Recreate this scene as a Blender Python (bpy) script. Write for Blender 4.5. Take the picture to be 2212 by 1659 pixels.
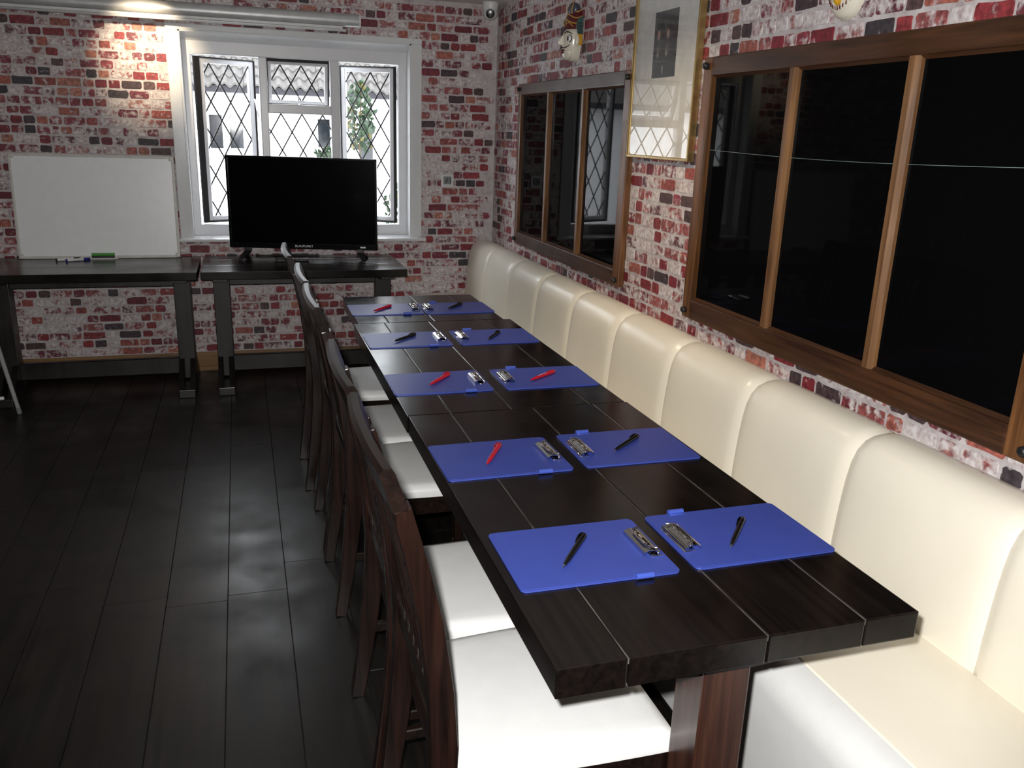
import bpy, bmesh, math, random
from mathutils import Vector, Matrix, Euler

# ------------------------------------------------------------------ camera, world, lights, exposure
for o in list(bpy.data.objects):
    bpy.data.objects.remove(o)
SC = bpy.context.scene
COL = SC.collection
CAM = Vector((-1.6689, -5.7749, 1.5856))
PITCH, YAW, ROLL, FPX = 0.2893, -0.3105, 0.0343, 1830.687
_f = Vector((-math.sin(YAW) * math.cos(PITCH), math.cos(YAW) * math.cos(PITCH), -math.sin(PITCH)))
_r0 = Vector((math.cos(YAW), math.sin(YAW), 0))
_u0 = _r0.cross(_f)
_r = _r0 * math.cos(ROLL) + _u0 * math.sin(ROLL)
_u = -_r0 * math.sin(ROLL) + _u0 * math.cos(ROLL)
cam = bpy.data.objects.new('camera', bpy.data.cameras.new('camera'))
COL.objects.link(cam)
cam.data.sensor_width = 36.0
cam.data.lens = FPX / 2212 * 36.0
cam.data.clip_start = 0.02
cam.data.clip_end = 200
m3 = Matrix((_r, _u, -_f)).transposed()
cam.matrix_world = Matrix.Translation(CAM) @ m3.to_4x4()
SC.camera = cam

world = bpy.data.worlds.new('overcast_sky')
SC.world = world
world.use_nodes = True
bg = world.node_tree.nodes['Background']
bg.inputs[0].default_value = (0.90, 0.95, 1.0, 1)
bg.inputs[1].default_value = 9.0

vs = SC.view_settings
vs.view_transform = 'Standard'
vs.look = 'None'
vs.gamma = 1.0
vs.use_curve_mapping = False
vs.exposure = 0.0
SC.render.film_transparent = False
SC.cycles.use_denoising = True
SC.cycles.max_bounces = 8
SC.cycles.transparent_max_bounces = 16
SC.cycles.sample_clamp_indirect = 6.0

def light(name, kind, loc, energy, color, **kw):
    d = bpy.data.lights.new(name, kind)
    d.energy = energy
    d.color = color
    for k, v in kw.items():
        setattr(d, k, v)
    o = bpy.data.objects.new(name, d)
    COL.objects.link(o)
    o.location = loc
    return o

# the photographer's on-camera flash, a little above and left of the lens
FL = CAM - _r * 0.045 + _u * 0.06
fl = light('camera_flash', 'SPOT', FL, 275, (1.0, 0.985, 0.96), shadow_soft_size=0.018,
           spot_size=math.radians(100), spot_blend=0.6)
fl.matrix_world = Matrix.Translation(FL) @ m3.to_4x4()

R = random.Random(7)
PI = math.pi

# ------------------------------------------------------------------ helpers
class MB:
    """collects shapes into one bmesh"""
    def __init__(s):
        s.bm = bmesh.new()
        s.rnd = False
    def _merge(s, t, M=None):
        if M is not None:
            bmesh.ops.transform(t, matrix=M, verts=t.verts)
        me = bpy.data.meshes.new('t')
        t.to_mesh(me)
        s.bm.from_mesh(me)
        bpy.data.meshes.remove(me)
        t.free()
    def box(s, x0, x1, y0, y1, z0, z1, bev=0.0, seg=1, M=None):
        t = bmesh.new()
        bmesh.ops.create_cube(t, size=1.0)
        for v in t.verts:
            v.co = Vector(((x0 + x1) / 2 + v.co.x * (x1 - x0), (y0 + y1) / 2 + v.co.y * (y1 - y0), (z0 + z1) / 2 + v.co.z * (z1 - z0)))
        if bev > 0:
            bmesh.ops.bevel(t, geom=list(t.edges), offset=bev, segments=seg, profile=0.6, affect='EDGES')
        s._merge(t, M)
        return s
    def tube(s, pts, rad, n=10, caps=True, M=None):
        s.rnd = True
        t = bmesh.new()
        rads = rad if isinstance(rad, (list, tuple)) else [rad] * len(pts)
        pts = [Vector(p) for p in pts]
        rings = []
        up = None
        for i, p in enumerate(pts):
            d = (pts[min(i + 1, len(pts) - 1)] - pts[max(i - 1, 0)]).normalized()
            if up is None:
                up = Vector((0, 0, 1)) if abs(d.z) < 0.9 else Vector((1, 0, 0))
            a = d.cross(up).normalized()
            up = a.cross(d).normalized()
            rings.append([t.verts.new(p + a * math.cos(2 * PI * k / n) * rads[i] + up * math.sin(2 * PI * k / n) * rads[i]) for k in range(n)])
        for i in range(len(rings) - 1):
            for k in range(n):
                t.faces.new((rings[i][k], rings[i][(k + 1) % n], rings[i + 1][(k + 1) % n], rings[i + 1][k]))
        if caps:
            t.faces.new(rings[0][::-1])
            t.faces.new(rings[-1])
        bmesh.ops.recalc_face_normals(t, faces=t.faces)
        s._merge(t, M)
        return s
    def bar(s, pts, w, h, side=(0, 1, 0), bev=0.0, M=None):
        """rectangular section swept through pts; w along side, h across"""
        t = bmesh.new()
        sd = Vector(side).normalized()
        pts = [Vector(p) for p in pts]
        rings = []
        for i, p in enumerate(pts):
            d = (pts[min(i + 1, len(pts) - 1)] - pts[max(i - 1, 0)]).normalized()
            n = d.cross(sd).normalized()
            ww = w[i] if isinstance(w, (list, tuple)) else w
            hh = h[i] if isinstance(h, (list, tuple)) else h
            rings.append([t.verts.new(p + sd * a * ww / 2 + n * b * hh / 2) for a, b in ((-1, -1), (1, -1), (1, 1), (-1, 1))])
        for i in range(len(rings) - 1):
            for k in range(4):
                t.faces.new((rings[i][k], rings[i][(k + 1) % 4], rings[i + 1][(k + 1) % 4], rings[i + 1][k]))
        t.faces.new(rings[0][::-1])
        t.faces.new(rings[-1])
        bmesh.ops.recalc_face_normals(t, faces=t.faces)
        if bev:
            bmesh.ops.bevel(t, geom=[e for e in t.edges if e.calc_face_angle(0) > 0.6], offset=bev, segments=2, profile=0.6, affect='EDGES')
        s._merge(t, M)
        return s
    def prism(s, poly, axis, a, b, bev=0.0, M=None):
        """poly: 2-D outline in the plane normal to axis ('x': (y,z), 'y': (x,z), 'z': (x,y))"""
        t = bmesh.new()
        def P(p, q):
            return {'x': (q, p[0], p[1]), 'y': (p[0], q, p[1]), 'z': (p[0], p[1], q)}[axis]
        A = [t.verts.new(P(p, a)) for p in poly]
        Bv = [t.verts.new(P(p, b)) for p in poly]
        n = len(poly)
        t.faces.new(A)
        t.faces.new(Bv[::-1])
        for i in range(n):
            t.faces.new((A[i], A[(i + 1) % n], Bv[(i + 1) % n], Bv[i]))
        bmesh.ops.recalc_face_normals(t, faces=t.faces)
        if bev:
            bmesh.ops.bevel(t, geom=[e for e in t.edges if e.calc_face_angle(0) > 0.6], offset=bev, segments=2, profile=0.6, affect='EDGES')
        s._merge(t, M)
        return s
    def lathe(s, prof, n=20, M=None):
        """prof: (radius, z) pairs round the z axis"""
        s.rnd = True
        t = bmesh.new()
        rings = []
        for r, z in prof:
            rings.append([t.verts.new((r * math.cos(2 * PI * k / n), r * math.sin(2 * PI * k / n), z)) for k in range(n)])
        for i in range(len(rings) - 1):
            for k in range(n):
                t.faces.new((rings[i][k], rings[i][(k + 1) % n], rings[i + 1][(k + 1) % n], rings[i + 1][k]))
        t.faces.new(rings[0][::-1])
        t.faces.new(rings[-1])
        bmesh.ops.recalc_face_normals(t, faces=t.faces)
        s._merge(t, M)
        return s
    def ball(s, c, rx, ry, rz, n=16, M=None):
        s.rnd = True
        t = bmesh.new()
        bmesh.ops.create_uvsphere(t, u_segments=n, v_segments=max(6, n // 2), radius=1)
        for v in t.verts:
            v.co = Vector((c[0] + v.co.x * rx, c[1] + v.co.y * ry, c[2] + v.co.z * rz))
        s._merge(t, M)
        return s
    def cushion(s, x0, x1, y0, y1, z0, z1, r=0.02, crown=0.01, n=14, M=None, taper=0.0):
        t = bmesh.new()
        hx, hy = (x1 - x0) / 2, (y1 - y0) / 2
        def P(i, j):
            u, v = -1 + 2 * i / n, -1 + 2 * j / n
            u, v = math.copysign(1 - (1 - abs(u)) ** 1.6, u), math.copysign(1 - (1 - abs(v)) ** 1.6, v)
            x, y = u * hx, v * hy
            dx, dy = hx - abs(x), hy - abs(y)
            drop = 0
            for d in (dx, dy):
                if d < r:
                    drop += r - math.sqrt(max(0, r * r - (r - d) ** 2))
            y *= 1 - taper * ((1 - u) / 2) ** 2
            return Vector(((x0 + x1) / 2 + x, (y0 + y1) / 2 + y, z1 + crown * (1 - u * u) * (1 - v * v) - min(drop, r * 1.3)))
        g = [[t.verts.new(P(i, j)) for j in range(n + 1)] for i in range(n + 1)]
        for i in range(n):
            for j in range(n):
                t.faces.new((g[i][j], g[i + 1][j], g[i + 1][j + 1], g[i][j + 1]))
        rim = [g[i][0] for i in range(n)] + [g[n][j] for j in range(n)] + [g[i][n] for i in range(n, 0, -1)] + [g[0][j] for j in range(n, 0, -1)]
        low = [t.verts.new((v.co.x, v.co.y, z0)) for v in rim]
        k = len(rim)
        for i in range(k):
            t.faces.new((rim[(i + 1) % k], rim[i], low[i], low[(i + 1) % k]))
        t.faces.new(low)
        bmesh.ops.recalc_face_normals(t, faces=t.faces)
        s._merge(t, M)
        return s
    def grid(s, f, nu, nv, closed_u=False):
        s.rnd = True
        t = bmesh.new()
        g = [[t.verts.new(f(i / nu, j / nv)) for j in range(nv + 1)] for i in range(nu + 1)]
        for i in range(nu):
            for j in range(nv):
                t.faces.new((g[i][j], g[i + 1][j], g[i + 1][j + 1], g[i][j + 1]))
        s._merge(t)
        return s

def worldpos(o):
    p = Vector((0, 0, 0))
    while o is not None:
        p += o.location
        o = o.parent
    return p

def finish(name, mb, material, smooth=True, angle=None):
    if angle is None:
        angle = 50 if mb.rnd else 13
    me = bpy.data.meshes.new(name)
    mb.bm.normal_update()
    if smooth:
        for f in mb.bm.faces:
            f.smooth = True
        lim = math.radians(angle)
        for e in mb.bm.edges:
            e.smooth = len(e.link_faces) == 2 and e.calc_face_angle(0) < lim
    mb.bm.to_mesh(me)
    mb.bm.free()
    me.materials.append(material)
    return me

def obj(name, mb, material, parent=None, loc=None, smooth=True, angle=None):
    """links the builder's shapes (given in world coordinates) as ONE mesh object"""
    me = finish(name, mb, material, smooth, angle)
    o = bpy.data.objects.new(name, me)
    COL.objects.link(o)
    if parent is not None:
        o.parent = parent
        me.transform(Matrix.Translation(-worldpos(parent)))
    elif loc is not None:
        me.transform(Matrix.Translation(-Vector(loc)))
        o.location = loc
    return o

def tag(o, label, cat, group=None):
    o['label'] = label
    o['category'] = cat
    if group:
        o['group'] = group
    return o

def thing(name, label, cat, loc=(0, 0, 0), group=None):
    o = bpy.data.objects.new(name, None)
    o.empty_display_size = 0.1
    COL.objects.link(o)
    o.location = loc
    return tag(o, label, cat, group)

def struct(name, mb, material, loc=None, smooth=False, label=None):
    o = obj(name, mb, material, None, loc, smooth)
    o['kind'] = 'structure'
    if label:
        o['label'] = label
    return o

def struct_empty(name, loc, label):
    o = bpy.data.objects.new(name, None)
    COL.objects.link(o)
    o.location = loc
    o['kind'] = 'structure'
    o['label'] = label
    return o

def copy_tree(o, parent=None):
    c = o.copy()
    COL.objects.link(c)
    c.parent = parent
    for ch in o.children:
        copy_tree(ch, c)
    return c

# ------------------------------------------------------------------ materials
def new_mat(name):
    m = bpy.data.materials.new(name)
    m.use_nodes = True
    nt = m.node_tree
    return m, nt, nt.nodes['Principled BSDF']

def plain(name, col, rough=0.5, metal=0.0, spec=0.5, var=0.08, scale=20.0, bump=0.0, bscale=200.0, coat=0.0):
    m, nt, p = new_mat(name)
    p.inputs['Roughness'].default_value = rough
    p.inputs['Metallic'].default_value = metal
    p.inputs['Specular IOR Level'].default_value = spec
    p.inputs['Coat Weight'].default_value = coat
    geo = nt.nodes.new('ShaderNodeNewGeometry')
    n = nt.nodes.new('ShaderNodeTexNoise')
    n.inputs['Scale'].default_value = scale
    n.inputs['Detail'].default_value = 3
    nt.links.new(geo.outputs['Position'], n.inputs['Vector'])
    r = nt.nodes.new('ShaderNodeValToRGB')
    c = Vector(col)
    r.color_ramp.elements[0].position = 0.3
    r.color_ramp.elements[1].position = 0.7
    r.color_ramp.elements[0].color = (*(c * (1 - var)), 1)
    r.color_ramp.elements[1].color = (*[min(1, x) for x in c * (1 + var)], 1)
    nt.links.new(n.outputs['Fac'], r.inputs['Fac'])
    nt.links.new(r.outputs['Color'], p.inputs['Base Color'])
    if bump:
        b = nt.nodes.new('ShaderNodeTexNoise')
        b.inputs['Scale'].default_value = bscale
        nt.links.new(geo.outputs['Position'], b.inputs['Vector'])
        bp = nt.nodes.new('ShaderNodeBump')
        bp.inputs['Strength'].default_value = bump
        bp.inputs['Distance'].default_value = 0.002
        nt.links.new(b.outputs['Fac'], bp.inputs['Height'])
        nt.links.new(bp.outputs['Normal'], p.inputs['Normal'])
    return m

def wood(name, c1, c2, axis, rough=0.35, fine=60.0, spec=0.5, coat=0.0, rvar=0.1, bump=0.15, knots=False):
    m, nt, p = new_mat(name)
    p.inputs['Specular IOR Level'].default_value = spec
    p.inputs['Coat Weight'].default_value = coat
    p.inputs['Coat Roughness'].default_value = 0.12
    geo = nt.nodes.new('ShaderNodeNewGeometry')
    mp = nt.nodes.new('ShaderNodeMapping')
    sc = [fine, fine, fine]
    sc['xyz'.index(axis)] = fine / 18
    mp.inputs['Scale'].default_value = sc
    nt.links.new(geo.outputs['Position'], mp.inputs['Vector'])
    oi = nt.nodes.new('ShaderNodeObjectInfo')
    off = nt.nodes.new('ShaderNodeMath')
    off.operation = 'MULTIPLY'
    off.inputs[1].default_value = 37.0
    nt.links.new(oi.outputs['Random'], off.inputs[0])
    nt.links.new(off.outputs[0], mp.inputs['Location'])
    n = nt.nodes.new('ShaderNodeTexNoise')
    n.inputs['Scale'].default_value = 1.0
    n.inputs['Detail'].default_value = 6
    n.inputs['Distortion'].default_value = 0.6
    nt.links.new(mp.outputs['Vector'], n.inputs['Vector'])
    r = nt.nodes.new('ShaderNodeValToRGB')
    r.color_ramp.elements[0].position = 0.32
    r.color_ramp.elements[1].position = 0.72
    r.color_ramp.elements[0].color = (*c1, 1)
    r.color_ramp.elements[1].color = (*c2, 1)
    nt.links.new(n.outputs['Fac'], r.inputs['Fac'])
    nt.links.new(r.outputs['Color'], p.inputs['Base Color'])
    big = nt.nodes.new('ShaderNodeTexNoise')
    big.inputs['Scale'].default_value = 5.0
    big.inputs['Detail'].default_value = 5
    nt.links.new(geo.outputs['Position'], big.inputs['Vector'])
    mr = nt.nodes.new('ShaderNodeMapRange')
    mr.inputs['From Min'].default_value = 0.3
    mr.inputs['From Max'].default_value = 0.7
    mr.inputs['To Min'].default_value = max(0.03, rough - rvar)
    mr.inputs['To Max'].default_value = rough + rvar
    nt.links.new(big.outputs['Fac'], mr.inputs['Value'])
    nt.links.new(mr.outputs['Result'], p.inputs['Roughness'])
    bp = nt.nodes.new('ShaderNodeBump')
    bp.inputs['Strength'].default_value = bump
    bp.inputs['Distance'].default_value = 0.001
    nt.links.new(n.outputs['Fac'], bp.inputs['Height'])
    nt.links.new(bp.outputs['Normal'], p.inputs['Normal'])
    return m

def thin_glass(name, ior=1.5, tint=(1, 1, 1)):
    m, nt, p = new_mat(name)
    nt.nodes.remove(p)
    out = nt.nodes['Material Output']
    t = nt.nodes.new('ShaderNodeBsdfTransparent')
    t.inputs['Color'].default_value = (*tint, 1)
    g = nt.nodes.new('ShaderNodeBsdfGlossy')
    g.inputs['Roughness'].default_value = 0.01
    fr = nt.nodes.new('ShaderNodeFresnel')
    fr.inputs['IOR'].default_value = ior
    geo = nt.nodes.new('ShaderNodeNewGeometry')
    front = nt.nodes.new('ShaderNodeMath')
    front.operation = 'SUBTRACT'
    front.inputs[0].default_value = 1.0
    nt.links.new(geo.outputs['Backfacing'], front.inputs[1])
    ad = nt.nodes.new('ShaderNodeMath')
    ad.operation = 'MULTIPLY'
    nt.links.new(fr.outputs['Fac'], ad.inputs[0])
    nt.links.new(front.outputs[0], ad.inputs[1])
    mx = nt.nodes.new('ShaderNodeMixShader')
    nt.links.new(ad.outputs[0], mx.inputs['Fac'])
    nt.links.new(t.outputs[0], mx.inputs[1])
    nt.links.new(g.outputs[0], mx.inputs[2])
    nt.links.new(mx.outputs[0], out.inputs['Surface'])
    return m

def brick_mat():
    m, nt, p = new_mat('printed_brick')
    p.inputs['Roughness'].default_value = 0.6
    at = nt.nodes.new('ShaderNodeAttribute')
    at.attribute_name = 'brick'
    geo = nt.nodes.new('ShaderNodeNewGeometry')
    n = nt.nodes.new('ShaderNodeTexNoise')
    n.inputs['Scale'].default_value = 27
    n.inputs['Detail'].default_value = 5
    n.inputs['Roughness'].default_value = 0.62
    nt.links.new(geo.outputs['Position'], n.inputs['Vector'])
    # wash mask = clamp((wash + (noise-.5)*1.7 - .5)*7 + .5)
    a = nt.nodes.new('ShaderNodeMath'); a.operation = 'MULTIPLY_ADD'
    a.inputs[1].default_value = 2.2; a.inputs[2].default_value = -1.1 - 0.5
    nt.links.new(n.outputs['Fac'], a.inputs[0])
    b = nt.nodes.new('ShaderNodeMath'); b.operation = 'ADD'
    nt.links.new(a.outputs[0], b.inputs[0]); nt.links.new(at.outputs['Alpha'], b.inputs[1])
    c = nt.nodes.new('ShaderNodeMath'); c.operation = 'MULTIPLY_ADD'; c.use_clamp = True
    c.inputs[1].default_value = 3.2; c.inputs[2].default_value = 0.5
    nt.links.new(b.outputs[0], c.inputs[0])
    n2 = nt.nodes.new('ShaderNodeTexNoise')
    n2.inputs['Scale'].default_value = 55
    n2.inputs['Detail'].default_value = 3
    nt.links.new(geo.outputs['Position'], n2.inputs['Vector'])
    var = nt.nodes.new('ShaderNodeMix'); var.data_type = 'RGBA'; var.blend_type = 'MULTIPLY'
    rv = nt.nodes.new('ShaderNodeValToRGB')
    rv.color_ramp.elements[0].position = 0.3; rv.color_ramp.elements[0].color = (0.5, 0.5, 0.55, 1)
    rv.color_ramp.elements[1].position = 0.7; rv.color_ramp.elements[1].color = (1.45, 1.4, 1.35, 1)
    nt.links.new(n2.outputs['Fac'], rv.inputs['Fac'])
    var.inputs['Factor'].default_value = 1.0
    nt.links.new(at.outputs['Color'], var.inputs[6]); nt.links.new(rv.outputs['Color'], var.inputs[7])
    mx = nt.nodes.new('ShaderNodeMix'); mx.data_type = 'RGBA'
    nt.links.new(c.outputs[0], mx.inputs['Factor'])
    nt.links.new(var.outputs[2], mx.inputs[6])
    rw = nt.nodes.new('ShaderNodeValToRGB')
    rw.color_ramp.elements[0].position = 0.35; rw.color_ramp.elements[0].color = (0.42, 0.34, 0.34, 1)
    rw.color_ramp.elements[1].position = 0.62; rw.color_ramp.elements[1].color = (0.66, 0.625, 0.625, 1)
    nt.links.new(n2.outputs['Fac'], rw.inputs['Fac'])
    nt.links.new(rw.outputs['Color'], mx.inputs[7])
    nt.links.new(mx.outputs[2], p.inputs['Base Color'])
    return m

def wall_mat():
    m, nt, p = new_mat('whitewashed_mortar')
    p.inputs['Roughness'].default_value = 0.62
    geo = nt.nodes.new('ShaderNodeNewGeometry')
    n = nt.nodes.new('ShaderNodeTexNoise')
    n.inputs['Scale'].default_value = 16
    n.inputs['Detail'].default_value = 8
    n.inputs['Roughness'].default_value = 0.7
    nt.links.new(geo.outputs['Position'], n.inputs['Vector'])
    r = nt.nodes.new('ShaderNodeValToRGB')
    e = r.color_ramp.elements
    e[0].position = 0.30; e[0].color = (0.30, 0.23, 0.235, 1)
    e[1].position = 0.66; e[1].color = (0.60, 0.565, 0.565, 1)
    k = r.color_ramp.elements.new(0.46); k.color = (0.46, 0.415, 0.415, 1)
    nt.links.new(n.outputs['Fac'], r.inputs['Fac'])
    nt.links.new(r.outputs['Color'], p.inputs['Base Color'])
    return m

M = {}
M['wall'] = wall_mat()
M['brick'] = brick_mat()
M['plaster'] = plain('dark_plaster', (0.10, 0.085, 0.08), 0.7)
M['ceiling'] = plain('ceiling_paint', (0.72, 0.71, 0.69), 0.8)
M['floor'] = wood('dark_floorboard', (0.0035, 0.0032, 0.003), (0.0115, 0.0088, 0.007), 'y', 0.38, 42, rvar=0.10, bump=0.2)
M['gap'] = plain('floor_gap', (0.003, 0.003, 0.003), 0.9)
M['table_y'] = wood('black_stained_wood', (0.0030, 0.0024, 0.0023), (0.0085, 0.0056, 0.0048), 'y', 0.20, 55, rvar=0.07, bump=0.05)
M['table_x'] = wood('black_stained_wood_cross', (0.004, 0.0034, 0.0032), (0.012, 0.009, 0.0075), 'x', 0.22, 55, rvar=0.05, bump=0.04)
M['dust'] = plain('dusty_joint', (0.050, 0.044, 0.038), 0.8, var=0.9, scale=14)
M['table_z'] = wood('dark_red_stained_post', (0.020, 0.007, 0.005), (0.060, 0.024, 0.015), 'z', 0.3, 45)
M['post_z'] = wood('dark_grey_stained_post', (0.007, 0.006, 0.0055), (0.018, 0.0145, 0.013), 'z', 0.4, 45)
M['chair'] = wood('chair_wood', (0.0045, 0.0027, 0.0023), (0.020, 0.0085, 0.006), 'z', 0.3, 60)
M['chair_y'] = wood('chair_wood_cross', (0.005, 0.0032, 0.0027), (0.014, 0.0078, 0.0058), 'y', 0.24, 60, rvar=0.02, bump=0.02)
M['seat'] = plain('white_leatherette', (0.72, 0.72, 0.715), 0.38, bump=0.12, bscale=350, var=0.02)
M['cream'] = plain('cream_leatherette', (0.82, 0.765, 0.645), 0.29, bump=0.1, bscale=350, var=0.03, scale=4)
M['bench_front'] = plain('white_leatherette_front', (0.70, 0.70, 0.69), 0.34, bump=0.1, bscale=350, var=0.02)
M['oak'] = wood('oiled_frame_wood', (0.028, 0.0105, 0.005), (0.085, 0.034, 0.0135), 'y', 0.38, 50)
M['oak_z'] = wood('flash_lit_frame_wood_upright', (0.055, 0.022, 0.008), (0.185, 0.078, 0.026), 'z', 0.38, 50)  # same frame wood, flash on the side faces put into a lighter colour
M['mullion'] = wood('flash_lit_frame_wood_mullion', (0.09, 0.04, 0.016), (0.24, 0.12, 0.05), 'z', 0.36, 50)  # frame wood again, painted paler still for the flash-lit mullion sides
M['base_oak'] = wood('oak_skirting', (0.13, 0.065, 0.022), (0.28, 0.15, 0.055), 'x', 0.4, 40)
M['black_glass'] = plain('black_glass', (0.0025, 0.0025, 0.0028), 0.025, spec=0.035, var=0.0)
M['white_gloss'] = plain('white_gloss_paint', (0.68, 0.69, 0.70), 0.2, var=0.02, bump=0.06, bscale=60)
M['upvc'] = plain('white_plastic_frame', (0.66, 0.66, 0.68), 0.3, var=0.01)
M['seal'] = plain('black_rubber_seal', (0.006, 0.005, 0.005), 0.6)
M['glass'] = thin_glass('window_glass')
M['pic_glass'] = thin_glass('picture_glass', 1.75)
M['lead'] = plain('lead_strip', (0.035, 0.034, 0.036), 0.45, metal=0.3)
M['blue'] = plain('blue_vinyl', (0.042, 0.068, 0.33), 0.36, var=0.03, bump=0.12, bscale=600)
M['blue_tab'] = plain('blue_vinyl_loop', (0.05, 0.09, 0.42), 0.36, var=0.02)
M['chrome'] = plain('chrome', (0.72, 0.71, 0.70), 0.09, metal=1.0, var=0.02)
M['red_pen'] = plain('red_plastic', (0.50, 0.006, 0.025), 0.28, var=0.02)
M['black_pen'] = plain('black_plastic', (0.0045, 0.0045, 0.005), 0.22, var=0.02)
M['black_matt'] = plain('black_matt_plastic', (0.008, 0.008, 0.009), 0.45)
M['tv_screen'] = plain('dark_screen', (0.002, 0.002, 0.0025), 0.12, var=0.0)
M['tv_body'] = plain('gloss_black_bezel', (0.006, 0.006, 0.007), 0.15)
M['white_print'] = plain('white_print', (0.75, 0.75, 0.76), 0.5)
M['board'] = plain('whiteboard_enamel', (0.84, 0.85, 0.86), 0.3, var=0.02)
M['board_frame'] = plain('cream_plastic_frame', (0.56, 0.54, 0.50), 0.4)
M['green'] = plain('green_felt_back', (0.06, 0.30, 0.035), 0.6)
M['blue_cap'] = plain('blue_marker_cap', (0.03, 0.025, 0.26), 0.4)
M['white_plastic'] = plain('white_plastic', (0.66, 0.66, 0.66), 0.35)
M['grey_plastic'] = plain('grey_plastic', (0.22, 0.23, 0.235), 0.4)
M['aluminium'] = plain('pale_painted_metal', (0.44, 0.44, 0.44), 0.35, metal=0.2)
M['gold'] = plain('brushed_gold', (0.40, 0.28, 0.12), 0.34, metal=0.85)
M['mount'] = plain('white_card_mount', (0.60, 0.59, 0.565), 0.8)
M['mask_face'] = plain('cream_lacquer', (0.66, 0.62, 0.52), 0.18, var=0.03)
M['mask_black'] = plain('black_lacquer', (0.008, 0.007, 0.006), 0.25)
M['mask_red'] = plain('dark_red_lacquer', (0.085, 0.010, 0.012), 0.25)
M['mask_gold'] = plain('ochre_lacquer', (0.42, 0.23, 0.04), 0.3)
M['mask_green'] = plain('teal_lacquer', (0.035, 0.075, 0.07), 0.3)
M['mask_blue'] = plain('slate_blue_lacquer', (0.05, 0.06, 0.09), 0.3)
M['mask_yellow'] = plain('yellow_lacquer', (0.52, 0.27, 0.015), 0.3)
M['render'] = plain('white_render', (0.82, 0.82, 0.83), 0.8)
M['tile'] = plain('grey_brown_pantile', (0.072, 0.066, 0.062), 0.75, var=0.15, scale=6)
M['fascia'] = plain('dark_fascia', (0.006, 0.004, 0.009), 0.6)
M['far_glass'] = plain('far_window_glass', (0.006, 0.008, 0.011), 0.1)
M['leaf'] = plain('green_leaf', (0.014, 0.034, 0.012), 0.5, var=0.3, scale=8)
M['leaf_y'] = plain('yellow_leaf', (0.09, 0.075, 0.012), 0.5, var=0.2, scale=8)
M['stem'] = plain('brown_stem', (0.10, 0.06, 0.035), 0.8)
M['paving'] = plain('pale_paving', (0.5, 0.5, 0.48), 0.85)

# ------------------------------------------------------------------ the room shell
CEIL = 2.37
XL, YN = -4.7, -7.4           # left wall, wall behind the camera
WX0, WX1, WZ0, WZ1 = -1.98, -0.575, 0.875, 2.105     # window reveal in the back wall
SM = (-2.146, -0.70, 0.985, 1.798)    # right-wall opening y0,y1,z0,z1
BG = (-4.375, -2.93, 0.985, 1.803)

b = MB()
T = 0.24
b.box(XL - T, WX0, 0, T, 0, CEIL)
b.box(WX0, WX1, 0, T, 0, WZ0)
b.box(WX0, WX1, 0, T, WZ1, CEIL)
b.box(WX1, T, 0, T, 0, CEIL)
wall_back = struct('wall_back', b, M['wall'], label='back wall covered in whitewashed brick')
b = MB()
b.box(0, T, SM[1], 0, 0, CEIL)
b.box(0, T, BG[1], SM[0], 0, CEIL)
b.box(0, T, YN, BG[0], 0, CEIL)
for q in (SM, BG):
    b.box(0, T, q[0], q[1], 0, q[2])
    b.box(0, T, q[0], q[1], q[3], CEIL)
wall_right = struct('wall_right', b, M['wall'], label='side wall covered in whitewashed brick behind the bench')
struct('wall_left', MB().box(XL - T, XL, YN, 0, 0, CEIL), M['plaster'])
struct('wall_front', MB().box(XL - T, T, YN - T, YN, 0, CEIL), M['plaster'])
struct('ceiling', MB().box(XL - T, T, YN - T, T, CEIL, CEIL + 0.15), M['ceiling'])
floor = struct('floor', MB().box(XL - T, T, YN - T, T, -0.2, -0.006), M['gap'], label='dark wooden plank floor')

# floorboards, each its own part of the floor
planks = {}
x = -0.19
row = 0
fr = random.Random(3)
while x > XL - 0.1:
    y = -fr.uniform(0.2, 1.6)
    ends = [0.0]
    while y > YN:
        ends.append(y)
        y -= fr.choice((1.2, 1.5, 1.8))
    ends.append(YN)
    for y1, y0 in zip(ends[:-1], ends[1:]):
        L = round(y1 - y0, 3)
        bb = MB().box(x - 0.1985 + 0.0 if x - 0.2 > XL else XL, x, y0 + 0.0008, y1 - 0.0008, -0.006, 0.0, 0.0012)
        o = obj('floorboard', bb, M['floor'], floor, smooth=False)
    x -= 0.2
    row += 1
# strip below the bench
obj('floorboard', MB().box(-0.189, 0, YN, 0, -0.006, 0, 0.001), M['floor'], floor, smooth=False)

# ------------------------------------------------------------------ bricks
def proj(p):
    d = Vector(p) - CAM
    z = d.dot(_f)
    if z < 0.05:
        return None
    return (1106 + FPX * d.dot(_r) / z, 829.5 - FPX * d.dot(_u) / z)

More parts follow.
